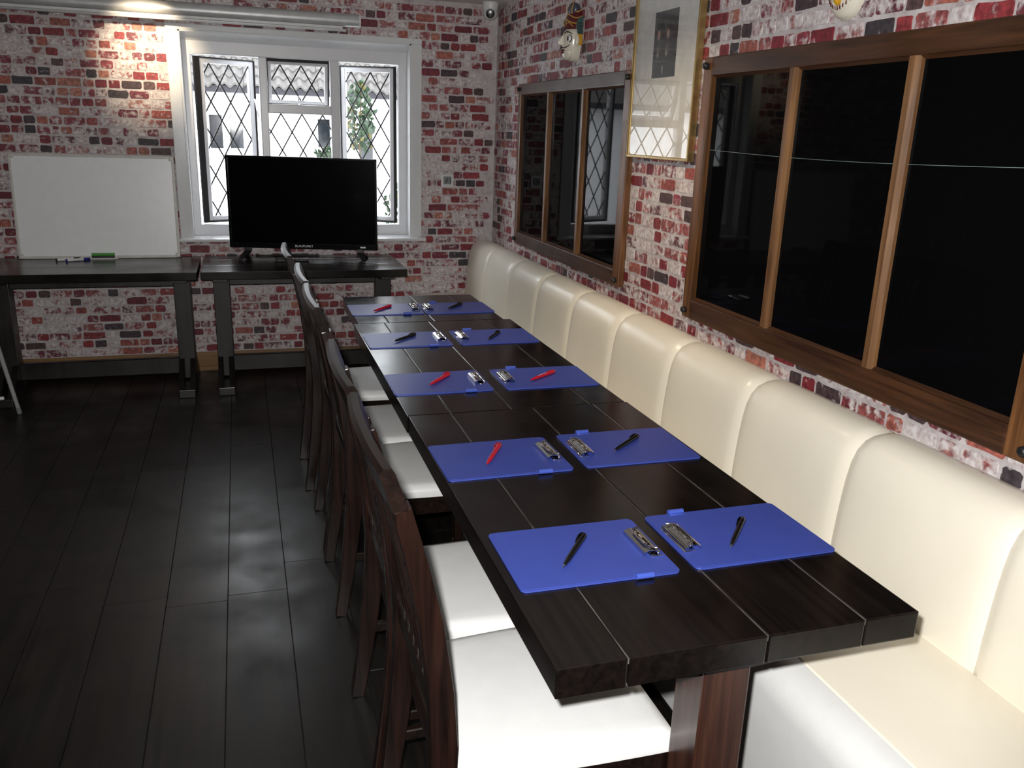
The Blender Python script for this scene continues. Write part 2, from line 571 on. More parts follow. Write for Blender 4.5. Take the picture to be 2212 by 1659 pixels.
RH = 0.0542
CLS = [  # weight, colour choices (linear), wash range
    (0.17, [(0.185, 0.020, 0.030), (0.23, 0.030, 0.036), (0.15, 0.016, 0.028)], (0.0, 0.20)),
    (0.10, [(0.33, 0.10, 0.075), (0.38, 0.15, 0.11), (0.28, 0.065, 0.055)], (0.05, 0.32)),
    (0.09, [(0.058, 0.034, 0.042), (0.080, 0.045, 0.046), (0.045, 0.036, 0.043)], (0.0, 0.15)),
    (0.24, [(0.21, 0.035, 0.050), (0.27, 0.075, 0.075), (0.15, 0.030, 0.046)], (0.28, 0.48)),
    (0.26, [(0.20, 0.032, 0.046), (0.27, 0.075, 0.075), (0.12, 0.035, 0.050), (0.30, 0.12, 0.11)], (0.46, 0.66)),
    (0.14, [(0.28, 0.12, 0.12), (0.2, 0.08, 0.09)], (0.70, 0.92)),
]
def brick_outline(w, h, rr):
    """irregular rounded rectangle, 12 points"""
    c = min(w, h) * rr.uniform(0.08, 0.20)
    j = lambda s=0.0024: rr.uniform(-s, s)
    return [(-w / 2 + c, -h / 2 + j()), (0 + j(w * .2), -h / 2 + j()), (w / 2 - c, -h / 2 + j()), (w / 2 + j(.0008), -h / 2 + c),
            (w / 2 + j(), j(h * .2)), (w / 2 + j(.0008), h / 2 - c), (w / 2 - c, h / 2 + j()), (j(w * .2), h / 2 + j()),
            (-w / 2 + c, h / 2 + j()), (-w / 2 + j(.0008), h / 2 - c), (-w / 2 + j(), j(h * .2)), (-w / 2 + j(.0008), -h / 2 + c)]

def brick_wall(wall, u0, u1, z0, z1, P, seed, skip):
    """u runs along the wall; P(u, z, out) gives the world point"""
    rr = random.Random(seed)
    items = []
    nrow = int((z1 - z0) / RH)
    for k in range(nrow):
        zc = z0 + (k + 0.5) * RH
        u = u0 + rr.uniform(0, 0.06)
        while u < u1 - 0.03:
            w = rr.choice((0.058, 0.060, 0.064, 0.110, 0.118)) * rr.uniform(0.93, 1.06)
            h = 0.0430 * rr.uniform(0.92, 1.05)
            if u + w > u1 - 0.004:
                break
            uc = u + w / 2
            u += w + rr.uniform(0.006, 0.012)
            t = rr.random()
            for wt, cols, wash in CLS:
                if t < wt:
                    break
                t -= wt
            col = Vector(rr.choice(cols)) * rr.uniform(0.85, 1.15)
            ws = rr.uniform(*wash)
            out = brick_outline(w, h, rr)
            if any(a - w * .1 < uc < b2 + w * .1 and c < zc < d for a, b2, c, d in skip):
                continue
            q = [proj(P(uc + a * w / 2, zc + c * h / 2, 0)) for a, c in ((-1, -1), (1, -1), (1, 1), (-1, 1))]
            if any(v is None for v in q):
                continue
            inside = all(-40 < v[0] < 2260 and -60 < v[1] < 1700 for v in q)
            if not inside:
                if not any(-400 < v[0] < 2700 and -500 < v[1] < 2000 for v in q):
                    continue
            area = abs(sum(q[i][0] * q[(i + 1) % 4][1] - q[(i + 1) % 4][0] * q[i][1] for i in range(4))) / 2
            full = all(0 <= v[0] <= 2212 and 0 <= v[1] <= 1659 for v in q)
            items.append(((area if full else area * 0.01) * (1.0 if ws < 0.72 else 0.3), uc, zc, out, (col.x, col.y, col.z, ws)))
    items.sort(key=lambda t: -t[0])
    def mesh(lst, origin=None):
        vs, fs, cols = [], [], []
        for _, uc, zc, out, c in lst:
            n0 = len(vs)
            n = len(out)
            for d in (0.0, 0.0022):
                s = 1.0 if d == 0 else 0.985
                for a, e in out:
                    vs.append(P(uc + a * s, zc + e * s, d))
            fs.append(tuple(range(n0 + n, n0 + 2 * n)))
            for i in range(n):
                fs.append((n0 + i, n0 + (i + 1) % n, n0 + n + (i + 1) % n, n0 + n + i))
            cols += [c] * (2 * n)
        if origin is not None:
            vs = [tuple(Vector(v) - origin) for v in vs]
        me = bpy.data.meshes.new('brick')
        me.from_pydata(vs, [], fs)
        at = me.color_attributes.new('brick', 'FLOAT_COLOR', 'POINT')
        for i, c in enumerate(cols):
            at.data[i].color = c
        bm = bmesh.new()
        bm.from_mesh(me)
        bmesh.ops.recalc_face_normals(bm, faces=bm.faces)
        bm.to_mesh(me)
        bm.free()
        me.materials.append(M['brick'])
        return me
    for it in items[:300]:
        org = Vector(P(it[1], it[2], 0))
        o = bpy.data.objects.new('brick', mesh([it], org))
        COL.objects.link(o)
        o.parent = wall
        o.location = org
    if len(items) > 300:
        o = bpy.data.objects.new('brickwork', mesh(items[300:]))
        COL.objects.link(o)
        o.parent = wall
        o['kind'] = 'stuff'

brick_wall(wall_back, -4.0, -0.002, 0.124, CEIL, lambda u, z, d: (u, -d, z), 11,
           [(-2.03, -0.525, 0.86, 2.12)])
# along the right wall u = -y
brick_wall(wall_right, 0.003, 5.2, 0.72, CEIL, lambda u, z, d: (-d, -u, z), 23,
           [(0.62, 2.205, 0.93, 1.85), (2.85, 4.45, 0.93, 1.85)])

struct('baseboard_back', MB().prism([(0, 0), (-0.018, 0), (-0.018, 0.108), (-0.010, 0.124), (0, 0.124)], 'x', XL, -0.62), M['base_oak'])

# ------------------------------------------------------------------ back window (leaded casements, standing open)
w1 = struct_empty('window_1', (-1.2775, 0.0, WZ0), 'white leaded casement window with three lights behind the television')
b = MB()
cw = 0.066
b.box(WX0 - cw, WX0 + .004, -0.022, 0.0, WZ0 - .008, WZ1 - .004, 0.004, 2)
b.box(WX1 - .004, WX1 + cw, -0.022, 0.0, WZ0 - .008, WZ1 - .004, 0.004, 2)
b.box(WX0 - cw, WX1 + cw, -0.022, 0.0, WZ1 - .004, WZ1 + .03, 0.004, 2)
obj('casing', b, M['white_gloss'], w1)
# reveal lining: sides and head (with a rounded cove to the frame)
b = MB()
b.box(WX0, WX0 + .012, -0.02, 0.10, WZ0, WZ1)
b.box(WX1 - .012, WX1, -0.02, 0.10, WZ0, WZ1)
hd = [(-0.02, WZ1), (-0.02, WZ1 - .012)] + [(-0.02 + .12 * math.sin(a), WZ1 - .012 - .075 * (1 - math.cos(a))) for a in [PI / 2 * i / 8 for i in range(1, 9)]] + [(0.10, WZ1)]
b.prism(hd, 'x', WX0, WX1)
obj('reveal_lining', b, M['white_gloss'], w1)
b = MB()
b.prism([(-0.062, 0.852), (-0.066, 0.860), (-0.062, 0.870), (-0.05, 0.875), (0.10, 0.879), (0.10, 0.852)], 'x', WX0 - .09, WX1 + .09)
obj('sill', b, M['white_gloss'], w1)
FY0, FY1 = 0.085, 0.145
b = MB()
b.box(WX0 + .01, -1.922, FY0, FY1, WZ0, WZ1, .006, 2)
b.box(-0.643, WX1 - .01, FY0, FY1, WZ0, WZ1, .006, 2)
b.box(-1.93, -0.63, FY0, FY1, 1.978, WZ1, .006, 2)
b.box(-1.93, -0.63, FY0, FY1, WZ0, 0.948, .006, 2)
obj('frame', b, M['upvc'], w1)
obj('mullion', MB().box(-1.523, -1.473, FY0, FY1, .945, 1.98, .006, 2), M['upvc'], w1)
obj('mullion', MB().box(-1.083, -1.025, FY0, FY1, .945, 1.98, .006, 2), M['upvc'], w1)
obj('transom', MB().box(-1.475, -1.08, FY0, FY1, 1.648, 1.705, .006, 2), M['upvc'], w1)

def lattice(parent, mat_of, W, H, y, dx=0.131, dz=0.226, ox=0.0, oz=0.0, x0=0, z0=0, M4=None):
    """lead strips crossing a W x H light (local coords), one object each"""
    segs = []
    k = dz / dx
    for s in (1, -1):
        n = int((W + H / k) / dx) + 3
        for i in range(-n, n):
            xs = ox + i * dx          # line through (xs, oz) with slope s*k
            pts = []
            for X in (0, W):
                Z = oz + s * k * (X - xs)
                if -1e-6 <= Z <= H + 1e-6:
                    pts.append((X, Z))
            for Z in (0, H):
                X = xs + s * (Z - oz) / k
                if 1e-6 < X < W - 1e-6:
                    pts.append((X, Z))
            if len(pts) == 2 and math.dist(*pts) > 0.03:
                segs.append(pts)
    for p, q in segs:
        bb = MB().bar([(x0 + p[0], y, z0 + p[1]), (x0 + q[0], y, z0 + q[1])], 0.004, 0.0085, side=(0, 1, 0))
        if M4 is not None:
            bmesh.ops.transform(bb.bm, matrix=M4, verts=bb.bm.verts)
        obj('lead_strip', bb, M['lead'], parent, smooth=False)

def sash(W, H, M4, bar=0.03, sl=.006, sr=.006, st=.006, sb=.006):
    """a glazed sash in local coords (x 0..W, z 0..H, y depth), put in place by M4 (world)"""
    bb = MB()
    bb.box(0, bar, 0, .04, 0, H, .004); bb.box(W - bar, W, 0, .04, 0, H, .004)
    bb.box(bar - .002, W - bar + .002, 0, .04, 0, bar, .004); bb.box(bar - .002, W - bar + .002, 0, .04, H - bar, H, .004)
    bmesh.ops.transform(bb.bm, matrix=M4, verts=bb.bm.verts)
    o = obj('sash', bb, M['upvc'], w1)
    bb = MB()
    bb.box(-sl, 0.0, -.010, .012, -sb, H + st); bb.box(W, W + sr, -.010, .012, -sb, H + st)
    bb.box(0, W, -.010, .012, -sb, 0); bb.box(0, W, -.010, .012, H, H + st)
    bmesh.ops.transform(bb.bm, matrix=M4, verts=bb.bm.verts)
    obj('seal', bb, M['seal'], o)
    bb = MB().box(bar - .004, W - bar + .004, .018, .023, bar - .004, H - bar + .004)
    bmesh.ops.transform(bb.bm, matrix=M4, verts=bb.bm.verts)
    obj('pane', bb, M['glass'], o, smooth=False)
    lattice(o, None, W - 2 * bar, H - 2 * bar, .014, ox=(W - 2 * bar) / 2 + .02, oz=H - 2 * bar, x0=bar, z0=bar, M4=M4)
    return o
# side casements swing outwards on sliding stays, so a slit stays open at the hinge side too
sash(0.36, 0.995, Matrix.Translation((-1.875, 0.125, 0.966)) @ Matrix.Rotation(math.radians(26), 4, 'Z'), sl=.034, sb=.010)
MR = Matrix.Translation((-0.668, 0.125, 0.966)) @ Matrix.Rotation(math.radians(-24), 4, 'Z') @ Matrix.Translation((-0.36, 0, 0))
sash(0.36, 0.995, MR, sr=.016, sb=.010)
sash(0.376, 0.262, Matrix.Translation((-1.468, 0.118, 1.963)) @ Matrix.Rotation(math.radians(13), 4, 'X') @ Matrix.Translation((0, 0, -0.262)), 0.022, st=.020)
# fixed light below the transom
bb = MB().box(-1.474, -1.082, 0.112, 0.117, .946, 1.65)
obj('pane', bb, M['glass'], w1, smooth=False)
lattice(w1, None, 0.39, 0.70, .108, ox=0.075, oz=0.70, x0=-1.473, z0=.948)
b = MB()
b.tube([(-1.535, .14, 1.62), (-1.545, .20, 1.70), (-1.553, .245, 1.73)], .006)
obj('stay', b, M['upvc'], w1)
obj('stay', MB().tube([(-1.28, .1, 1.70), (-1.28, .16, 1.712), (-1.28, .17, 1.76)], .005), M['upvc'], w1)

# ------------------------------------------------------------------ dark glazed timber frames on the right wall
def timber_window(name, y0, y1, panes, z0, z1, oz0, oz1, label, loc_line=False):
    w = struct_empty(name, (0, (y0 + y1) / 2, z0), label)
    xf = -0.032
    # y0 < y1
    o_lo, o_hi = panes[0][0], panes[-1][1]
    obj('stile', MB().box(xf, .05, y0, o_lo, z0, z1, .004, 2), M['oak_z'], w)
    obj('stile', MB().box(xf, .05, o_hi, y1, z0, z1, .004, 2), M['oak_z'], w)
    obj('rail', MB().box(xf - .001, .05, o_lo - .001, o_hi + .001, oz1, z1, .004, 2), M['oak'], w)
    obj('rail', MB().box(xf - .001, .05, o_lo - .001, o_hi + .001, z0, oz0, .004, 2), M['oak'], w)
    for i, (a, c) in enumerate(panes):
        obj('pane', MB().box(-.010, -.002, a + .001, c - .001, oz0 + .001, oz1 - .001), M['black_glass'], w, smooth=False)
        bd = MB()
        bd.prism([(-.010, oz0), (-.026, oz0), (-.010, oz0 + .009)], 'y', a, c)
        bd.prism([(-.010, oz1), (-.026, oz1), (-.010, oz1 - .009)], 'y', a, c)
        obj('bead', bd, M['oak'], w, smooth=False)
        if i:
            p = panes[i - 1][1]
            mb = MB()
            mb.prism([(0, p), (0, a), (-.026, a), (-.030, a - .004), (-.030, p + .014), (-.020, p)], 'z', oz0, oz1)
            obj('mullion', mb, M['mullion'], w)
    for (y, z) in ((y0 + .028, z0 + .03), (y0 + .028, z1 - .03), (y1 - .028, z0 + .03), (y1 - .028, z1 - .03)):
        Mk = Matrix.Translation((xf, y, z)) @ Matrix.Rotation(-PI / 2, 4, 'Y')
        obj('knob', MB().lathe([(.0115, 0), (.0125, .004), (.0125, .014), (.009, .018), (.004, .019)], 14, Mk), M['black_matt'], w)
    return w
timber_window('window_2', -2.216, -0.603, [(-2.146, -1.676), (-1.633, -1.163), (-1.120, -0.648)], .911, 1.860, .985, 1.798,
              'smaller brown timber frame with three dark glass panes')
w3 = timber_window('window_3', -4.462, -2.835, [(-4.375, -3.910), (-3.872, -3.401), (-3.363, -2.894)], .911, 1.866, .985, 1.803,
                   'larger brown timber frame with three dark glass panes above the bench')
pts = []
for i in range(25):
    t = i / 24
    y = -2.90 - t * 1.47
    pts.append((-0.013, y, 1.545 - 0.012 * math.sin(PI * t) + 0.004 * t))
obj('pane_line', MB().tube(pts, 0.0007, 6), plain('pale_line', (0.22, 0.30, 0.28), 0.3), w3)  # thin pale line running across the dark panes

# ------------------------------------------------------------------ bench along the right wall
bench = thing('bench', 'long cream upholstered bench with channelled backrest against the side wall', 'bench', (-0.3, -2.65, 0))
BY0, BY1 = -5.45, -0.004
prof = [(-0.192, 0.44), (-0.194, 0.50), (-0.192, 0.56), (-0.188, 0.62), (-0.183, 0.68), (-0.177, 0.73), (-0.168, 0.775), (-0.153, 0.812),
        (-0.128, 0.840), (-0.098, 0.853), (-0.065, 0.856), (-0.035, 0.850), (-0.012, 0.838), (-0.007, 0.828)]
def back_panel(ya, yb):
    nb = 16
    t = bmesh.new()
    rings = []
    for j in range(nb + 1):
        v = -1 + 2 * j / nb
        v = math.copysign(abs(v) ** 0.55, v)
        bulge = 0.016 * (1 - abs(v) ** 9) ** 0.6 - 0.012
        ring = []
        for i, (px, pz) in enumerate(prof):
            a = prof[max(i - 1, 0)]; c = prof[min(i + 1, len(prof) - 1)]
            n = Vector((-(c[1] - a[1]), (c[0] - a[0]))).normalized()
            k = 1.0 if 0 < i < len(prof) - 2 else 0.3
            ring.append(t.verts.new((px + n.x * bulge * k, (ya + yb) / 2 + v * (yb - ya) / 2, pz + n.y * bulge * k)))
        ring.append(t.verts.new((-0.007, (ya + yb) / 2 + v * (yb - ya) / 2, 0.44)))
        rings.append(ring)
    n = len(rings[0])
    for j in range(nb):
        for i in range(n):
            t.faces.new((rings[j][i], rings[j][(i + 1) % n], rings[j + 1][(i + 1) % n], rings[j + 1][i]))
    t.faces.new(rings[0]); t.faces.new(rings[-1][::-1])
    bmesh.ops.recalc_face_normals(t, faces=t.faces)
    mb = MB()
    mb._merge(t)
    return mb
ys = [BY1] + [-0.47 - 0.51 * k for k in range(10)]
ys = [y for y in ys if y > BY0 + .1] + [BY0]
for a, c in zip(ys[1:], ys[:-1]):
    obj('back_panel', back_panel(a + .0006, c - .0006), M['cream'], bench, angle=50)
seatp = [(-0.190, 0.38), (-0.192, 0.478), (-0.215, 0.484), (-0.30, 0.487), (-0.40, 0.486), (-0.50, 0.481), (-0.529, 0.478), (-0.531, 0.474), (-0.531, 0.38)]
obj('seat', MB().prism(seatp, 'y', BY0, BY1), M['cream'], bench, angle=50)
fp = [(-0.532, 0.38), (-0.532, 0.474), (-0.536, 0.478), (-0.556, 0.475), (-0.580, 0.466), (-0.598, 0.450), (-0.609, 0.428), (-0.613, 0.40), (-0.611, 0.30), (-0.606, 0.15), (-0.603, 0.06), (-0.575, 0.06), (-0.575, 0.38)]
obj('front_panel', MB().prism(fp, 'y', BY0, BY1), M['bench_front'], bench, angle=50)
obj('plinth', MB().box(-0.57, -0.01, BY0, BY1, 0.0, 0.379), M['black_matt'], bench, smooth=False)

# ------------------------------------------------------------------ trestle tables
TOPZ = 0.76
def trestle(root, L, seams, thick, mats, over=0.055, inset=0.055, hp=.049):
    """local: length along y, seams = x positions of plank edges (first and last are the table edges)"""
    top, post = mats
    x0, x1 = seams[0], seams[-1]
    xc = (x0 + x1) / 2
    W = x1 - x0
    for a, c in zip(seams[:-1], seams[1:]):
        dz = R.uniform(-0.0006, 0.0)
        obj('plank', MB().box(a + .0012, c - .0012, -L / 2, L / 2, TOPZ - thick, TOPZ + dz, .0028, 2), top, root)
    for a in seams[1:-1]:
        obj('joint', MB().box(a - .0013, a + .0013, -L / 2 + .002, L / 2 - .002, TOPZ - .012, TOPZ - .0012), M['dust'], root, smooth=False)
    zt = TOPZ - thick
    for s in (-1, 1):
        yc = s * (L / 2 - over - .048)
        obj('post', MB().box(xc - hp, xc + hp, yc - .048, yc + .048, .06, zt - .001, .004, 2), post, root)
        hb = W / 2 - .09
        br = [(xc - hb, zt - .001), (xc - hb, zt - .028)] + [(xc - hb + .03 + (hb - .09) * t, zt - .028 - .026 * math.sin(t * PI / 2)) for t in (0.2, .5, 1)] + \
             [(xc + hb - .03 - (hb - .09) * t, zt - .028 - .026 * math.sin(t * PI / 2)) for t in (1, .5, .2)] + [(xc + hb, zt - .028), (xc + hb, zt - .001)]
        obj('bearer', MB().prism(br, 'y', yc - .040, yc + .040), post, root)
        hf = W / 2 - inset
        ft = MB()
        ft.box(xc - hf, xc + hf, yc - .047, yc + .047, 0, .05, .004, 2)
        for q in (-1, 1):
            for e in (-1, 1):
                # two cheeks rising to the post with a dark slot between them
                ys_ = sorted((yc + e * .047, yc + e * .017))
                ft.prism([(xc + q * hf * .94, .048), (xc + q * .04, .048), (xc + q * .04, .19), (xc + q * .085, .17)], 'y', ys_[0], ys_[1])
        obj('foot', ft, post, root)
    li = L / 2 - over - .09
    obj('apron', MB().box(xc - .018, xc + .018, -li, li, zt - .085, zt - .001, .003), post, root)
    obj('stretcher', MB().box(xc - .02, xc + .02, -li, li, .085, .185, .004), post, root)

def dining(name, label, yN, yF, seams, thick=.056, hp=.049):
    yc = (yN + yF) / 2
    xc = (seams[0] + seams[-1]) / 2
    root = thing(name, label, 'table', (0, 0, 0), 'dark tables pushed end to end')
    trestle(root, yF - yN, [s - xc for s in seams], thick, (M['table_y'], M['table_z']), inset=.112, hp=hp)
    root.location = (xc, yc, 0)
    return root
dining('trestle_table', 'dark plank table at the row end away from the television, four blue clipboards on it', -4.685, -3.394, [-1.229, -1.100, -.834, -.630, -.511])
dining('trestle_table', 'middle dark plank table of the row with four blue clipboards and three red pens'.replace(' and three red pens', ''), -3.390, -2.126, [-1.232, -1.098, -.903, -.640, -.517])
dining('trestle_table', 'short dark plank table at the row end near the television, two blue clipboards on it', -2.122, -1.511, [-1.210, -1.077, -.873, -.676, -.548], hp=.032)

def side_table(label, x0, x1, y0, y1):
    root = thing('side_table', label, 'table', (0, 0, 0), 'dark tables against the back wall')
    W = y1 - y0
    trestle(root, x1 - x0, [-W / 2, -W / 2 + .19, -W / 2 + .42, W / 2], .046, (M['table_x'], M['post_z']))
    root.location = ((x0 + x1) / 2, (y0 + y1) / 2, 0)
    root.rotation_euler = (0, 0, -PI / 2)
    return root
side_table('dark wooden trestle table against the brick wall carrying the television', -1.917, -.726, -.664, -.004)
side_table('dark wooden trestle table against the brick wall carrying the whiteboard', -3.11, -1.936, -.672, -.006)

# ------------------------------------------------------------------ dining chairs
def make_chair():
    root = thing('dining_chair', 'x', 'chair', (0, 0, 0), 'dark slat-back chairs along the table')
    s = MB().cushion(-.222, .232, -.229, .229, .412, .452, .022, .010, taper=.11)
    obj('seat', s, M['seat'], root, angle=60)
    fr = MB()
    fr.box(-.215, .22, -.222, -.196, .35, .412, .003); fr.box(-.215, .22, .196, .222, .35, .412, .003)
    fr.box(.196, .222, -.215, .215, .35, .412, .003); fr.box(-.235, -.208, -.19, .19, .35, .412, .003)
    obj('seat_rail', fr, M['chair_y'], root)
    for q in (-1, 1):
        obj('leg', MB().bar([(.203, q * .203, .41), (.203, q * .203, .2), (.208, q * .206, 0)], [.042, .040, .030], [.042, .040, .030], (0, 1, 0), .003), M['chair'], root)
        pl = [(-.300, 0), (-.278, .14), (-.260, .28), (-.247, .41), (-.245, .50), (-.252, .62), (-.270, .76), (-.297, .89), (-.322, .987)]
        obj('back_post', MB().bar([(a, q * .196, c) for a, c in pl], .033, [.036, .042, .048, .052, .050, .046, .042, .036, .033], (0, 1, 0), .003), M['chair'], root)
        obj('stretcher', MB().box(-.272, .200, q * .200 - .010, q * .200 + .010, .20, .228, .003), M['chair_y'], root)
    obj('stretcher', MB().box(-.05, -.02, -.192, .192, .204, .226, .003), M['chair_y'], root)
    # crest rail, gently bowed
    cr = MB()
    pts = []
    for i in range(9):
        t = -1 + 2 * i / 8
        pts.append((-.335 - .010 * (1 - t * t), t * .213, 1.0225))
    t_ = bmesh.new()
    rings = []
    for (px, py, pz) in pts:
        lean = .011
        rings.append([t_.verts.new(v) for v in ((px + .014 + lean, py, .984), (px - .013 + lean, py, .984), (px - .013 - lean, py, 1.052), (px - .006 - lean, py, 1.062), (px + .008 - lean, py, 1.062), (px + .014 - lean, py, 1.052))])
    for i in range(8):
        for k in range(6):
            t_.faces.new((rings[i][k], rings[i][(k + 1) % 6], rings[i + 1][(k + 1) % 6], rings[i + 1][k]))
    t_.faces.new(rings[0]); t_.faces.new(rings[-1][::-1])
    bmesh.ops.recalc_face_normals(t_, faces=t_.faces)
    cr._merge(t_)
    obj('crest_rail', cr, M['chair_y'], root)
    obj('back_rail', MB().box(-.262, -.236, -.182, .182, .535, .575, .003), M['chair_y'], root)
    for i in range(7):
        y = -.145 + .29 * i / 6
        pl = [(-.249, .57), (-.256, .64), (-.274, .76), (-.300, .89), (-.324, .99)]
        obj('slat', MB().bar([(a - .010 * (1 - (y / .2) ** 2) * max(0, (c - .57) / .42), y, c) for a, c in pl], .024, .011, (0, 1, 0), .002), M['chair'], root)
    return root
chair0 = make_chair()
spots = [(-1.93, -1.1465, 'first chair from the television in the row of dark slat-back chairs, white padded seat'),
         (-2.545, -1.125, 'second chair from the television in the row of dark slat-back chairs, white padded seat'),
         (-3.006, -1.125, 'third chair from the television in the row of dark slat-back chairs, white padded seat'),
         (-3.838, -1.125, 'fourth chair from the television in the row of dark slat-back chairs, white padded seat'),
         (-4.304, -1.125, 'fifth chair from the television in the row of dark slat-back chairs, white padded seat')]
for i, (y, cx_, lab) in enumerate(spots):
    c = chair0 if i == 0 else copy_tree(chair0)
    c.location = (cx_, y, 0)
    c.rotation_euler = (0, 0, R.uniform(-.004, .004))
    c['label'] = lab

# ------------------------------------------------------------------ clipboards and pens
BL, BWD, BT = .332, .2456, .0042
def make_clipboard():
    root = thing('clipboard', 'x', 'clipboard', (0, 0, 0), 'blue clipboards on the tables')
    r = .013
    out = []
    for cx, cy, a0 in ((BL / 2 - r, -BWD / 2 + r, -PI / 2), (BL / 2 - r, BWD / 2 - r, 0), (-BL / 2 + r, BWD / 2 - r, PI / 2), (-BL / 2 + r, -BWD / 2 + r, PI)):
        for k in range(5):
            a = a0 + PI / 2 * k / 4
            out.append((cx + r * math.cos(a), cy + r * math.sin(a)))
    b = MB().prism(out, 'z', 0, BT - .0008)
    # welded vinyl rim: slightly sunken edge around a raised face
    b.prism([(p[0] * .976, p[1] * .968) for p in out], 'z', BT - .001, BT)
    obj('board', b, M['blue'], root)
    # lever clip: plate, arched jaw, lever loop and rivets
    x = BL / 2 - .030
    clip = MB()
    clip.box(x - .004, x + .022, -.055, .055, BT, BT + .002, .0006)
    arc = [(x - .019, BT), (x - .018, BT + .009), (x - .008, BT + .0130), (x + .006, BT + .0130), (x + .013, BT + .009), (x + .0140, BT + .002),
           (x + .0115, BT + .002), (x + .0105, BT + .008), (x + .005, BT + .0115), (x - .0075, BT + .0115), (x - .0155, BT + .008), (x - .0165, BT)]
    clip.prism(arc, 'y', -.052, .052)
    co = obj('clip', clip, M['chrome'], root, angle=50)
    lv = MB()
    lv.tube([(x + .006, -.050, BT + .010), (x + .013, -.049, BT + .016), (x - .002, -.042, BT + .0165), (x - .009, -.026, BT + .0155), (x - .009, .026, BT + .0155), (x - .002, .042, BT + .0165),
             (x + .013, .049, BT + .016), (x + .006, .050, BT + .010)], .0019, 8)
    lv.tube([(x + .016, -.054, BT + .006), (x + .016, .054, BT + .006)], .0038, 10)
    lv.box(x - .006, x + .004, -.020, .020, BT + .0128, BT + .0145, .0006)
    obj('lever', lv, M['chrome'], co)
    rv = MB()
    for y in (-.034, .034):
        rv.ball((x + .001, y, BT + .0130), .0048, .0048, .0026, 12)
    obj('rivet', rv, M['chrome'], co)
    tb = MB()
    tb.tube([(BL / 2 - .10, -BWD / 2 - .0015, .0062), (BL / 2 - .063, -BWD / 2 - .0015, .0062)], .0062, 12)
    tb.box(BL / 2 - .10, BL / 2 - .063, -BWD / 2 + .002, -BWD / 2 + .012, BT - .0005, BT + .0012, .0004)
    obj('pen_loop', tb, M['blue_tab'], root)
    return root

def make_pen(mat, metal_tip, logo=False):
    root = thing('ballpoint_pen', 'x', 'pen', (0, 0, 0), 'pens on the clipboards')
    Mx = Matrix.Rotation(PI / 2, 4, 'Y')     # lathe axis z -> +x
    body = MB().lathe([(.0024, -.066), (.0040, -.058), (.0058, -.038), (.0062, -.01), (.0064, .03), (.0069, .055), (.0068, .072), (.0052, .0775), (.002, .079)], 16, Mx)
    obj('barrel', body, mat, root, angle=60)
    tp = MB().lathe([(.0006, -.076), (.0012, -.072), (.0022, -.066), (.002, -.065)], 12, Mx)
    obj('tip', tp, M['chrome'] if metal_tip else mat, root)
    cl = MB().bar([(.078, .001, 0), (.074, .0075, 0), (.060, .0095, 0), (.044, .0088, 0), (.036, .0068, 0), (.034, .004, 0)], [.009, .009, .009, .008, .007, .006], .0026, (0, 0, 1), .0005)
    obj('clip', cl, mat, root)
    if logo:
        lg = MB()
        for i in range(6):
            xx = -.026 + i * .0085
            lg.bar([(xx, -.0012, .00635), (xx + .003, .0013 * (-1) ** i, .0064), (xx + .006, -.0008, .00635)], .0016, .0004, (0, 1, 0))
        obj('printed_mark', lg, M['white_print'], root)
    return root

cb0 = make_clipboard()
pens = {'black': make_pen(M['black_pen'], True), 'red': make_pen(M['red_pen'], False), 'red_logo': make_pen(M['red_pen'], False, True)}
used = {'cb': False, 'black': False, 'red': False, 'red_logo': False}
ORD = {5: 'fifth', 4: 'fourth', 3: 'third', 2: 'second', 1: 'first'}
rows = [  # row, side, board x, y, angle, pen kind, pen x, y, angle (tip to end)
    (5, 'L', -1.043, -4.326, -.005, 'black', -1.061, -4.331, .908),
    (5, 'R', -.677, -4.325, .004, 'black', -.686, -4.338, .843),
    (4, 'L', -1.059, -3.784, .012, 'red', -1.073, -3.778, 1.058),
    (4, 'R', -.689, -3.778, -.006, 'black', -.692, -3.777, .688),
    (3, 'L', -1.067, -3.074, -.005, 'red', -1.060, -3.068, .889),
    (3, 'R', -.690, -3.080, -.018, 'red_logo', -.698, -3.092, .638),
    (2, 'L', -1.059, -2.456, .002, 'black', -1.069, -2.458, .772),
    (2, 'R', -.693, -2.457, -.008, 'black', -.698, -2.477, .960),
    (1, 'L', -1.050, -1.848, -.005, 'red', -1.066, -1.862, .851),
    (1, 'R', -.713, -1.857, .012, 'black', -.716, -1.858, .870)]
for row, side, bx, by, ba, kind, px, py, pa in rows:
    c = cb0 if not used['cb'] else copy_tree(cb0)
    used['cb'] = True
    c.location = (bx, by, TOPZ)
    c.rotation_euler = (0, 0, ba + (PI if side == 'R' else 0))
    sd = 'chair side' if side == 'L' else 'bench side'
    pc = 'red' if kind.startswith('red') else 'black'
    c['label'] = f'blue clipboard with a {pc} pen on it, {sd}, {ORD[row]} pair from the television'
    p = pens[kind] if not used[kind] else copy_tree(pens[kind])
    used[kind] = True
    p.location = (px, py, TOPZ + BT + .0070)
    roll = R.uniform(.1, .6)
    p.rotation_euler = (roll if kind != 'red_logo' else 0, 0, pa)
    ex = 'red pen with white print' if kind == 'red_logo' else pc + ' pen'
    p['label'] = f'{ex} on the {sd} clipboard, {ORD[row]} pair from the television'

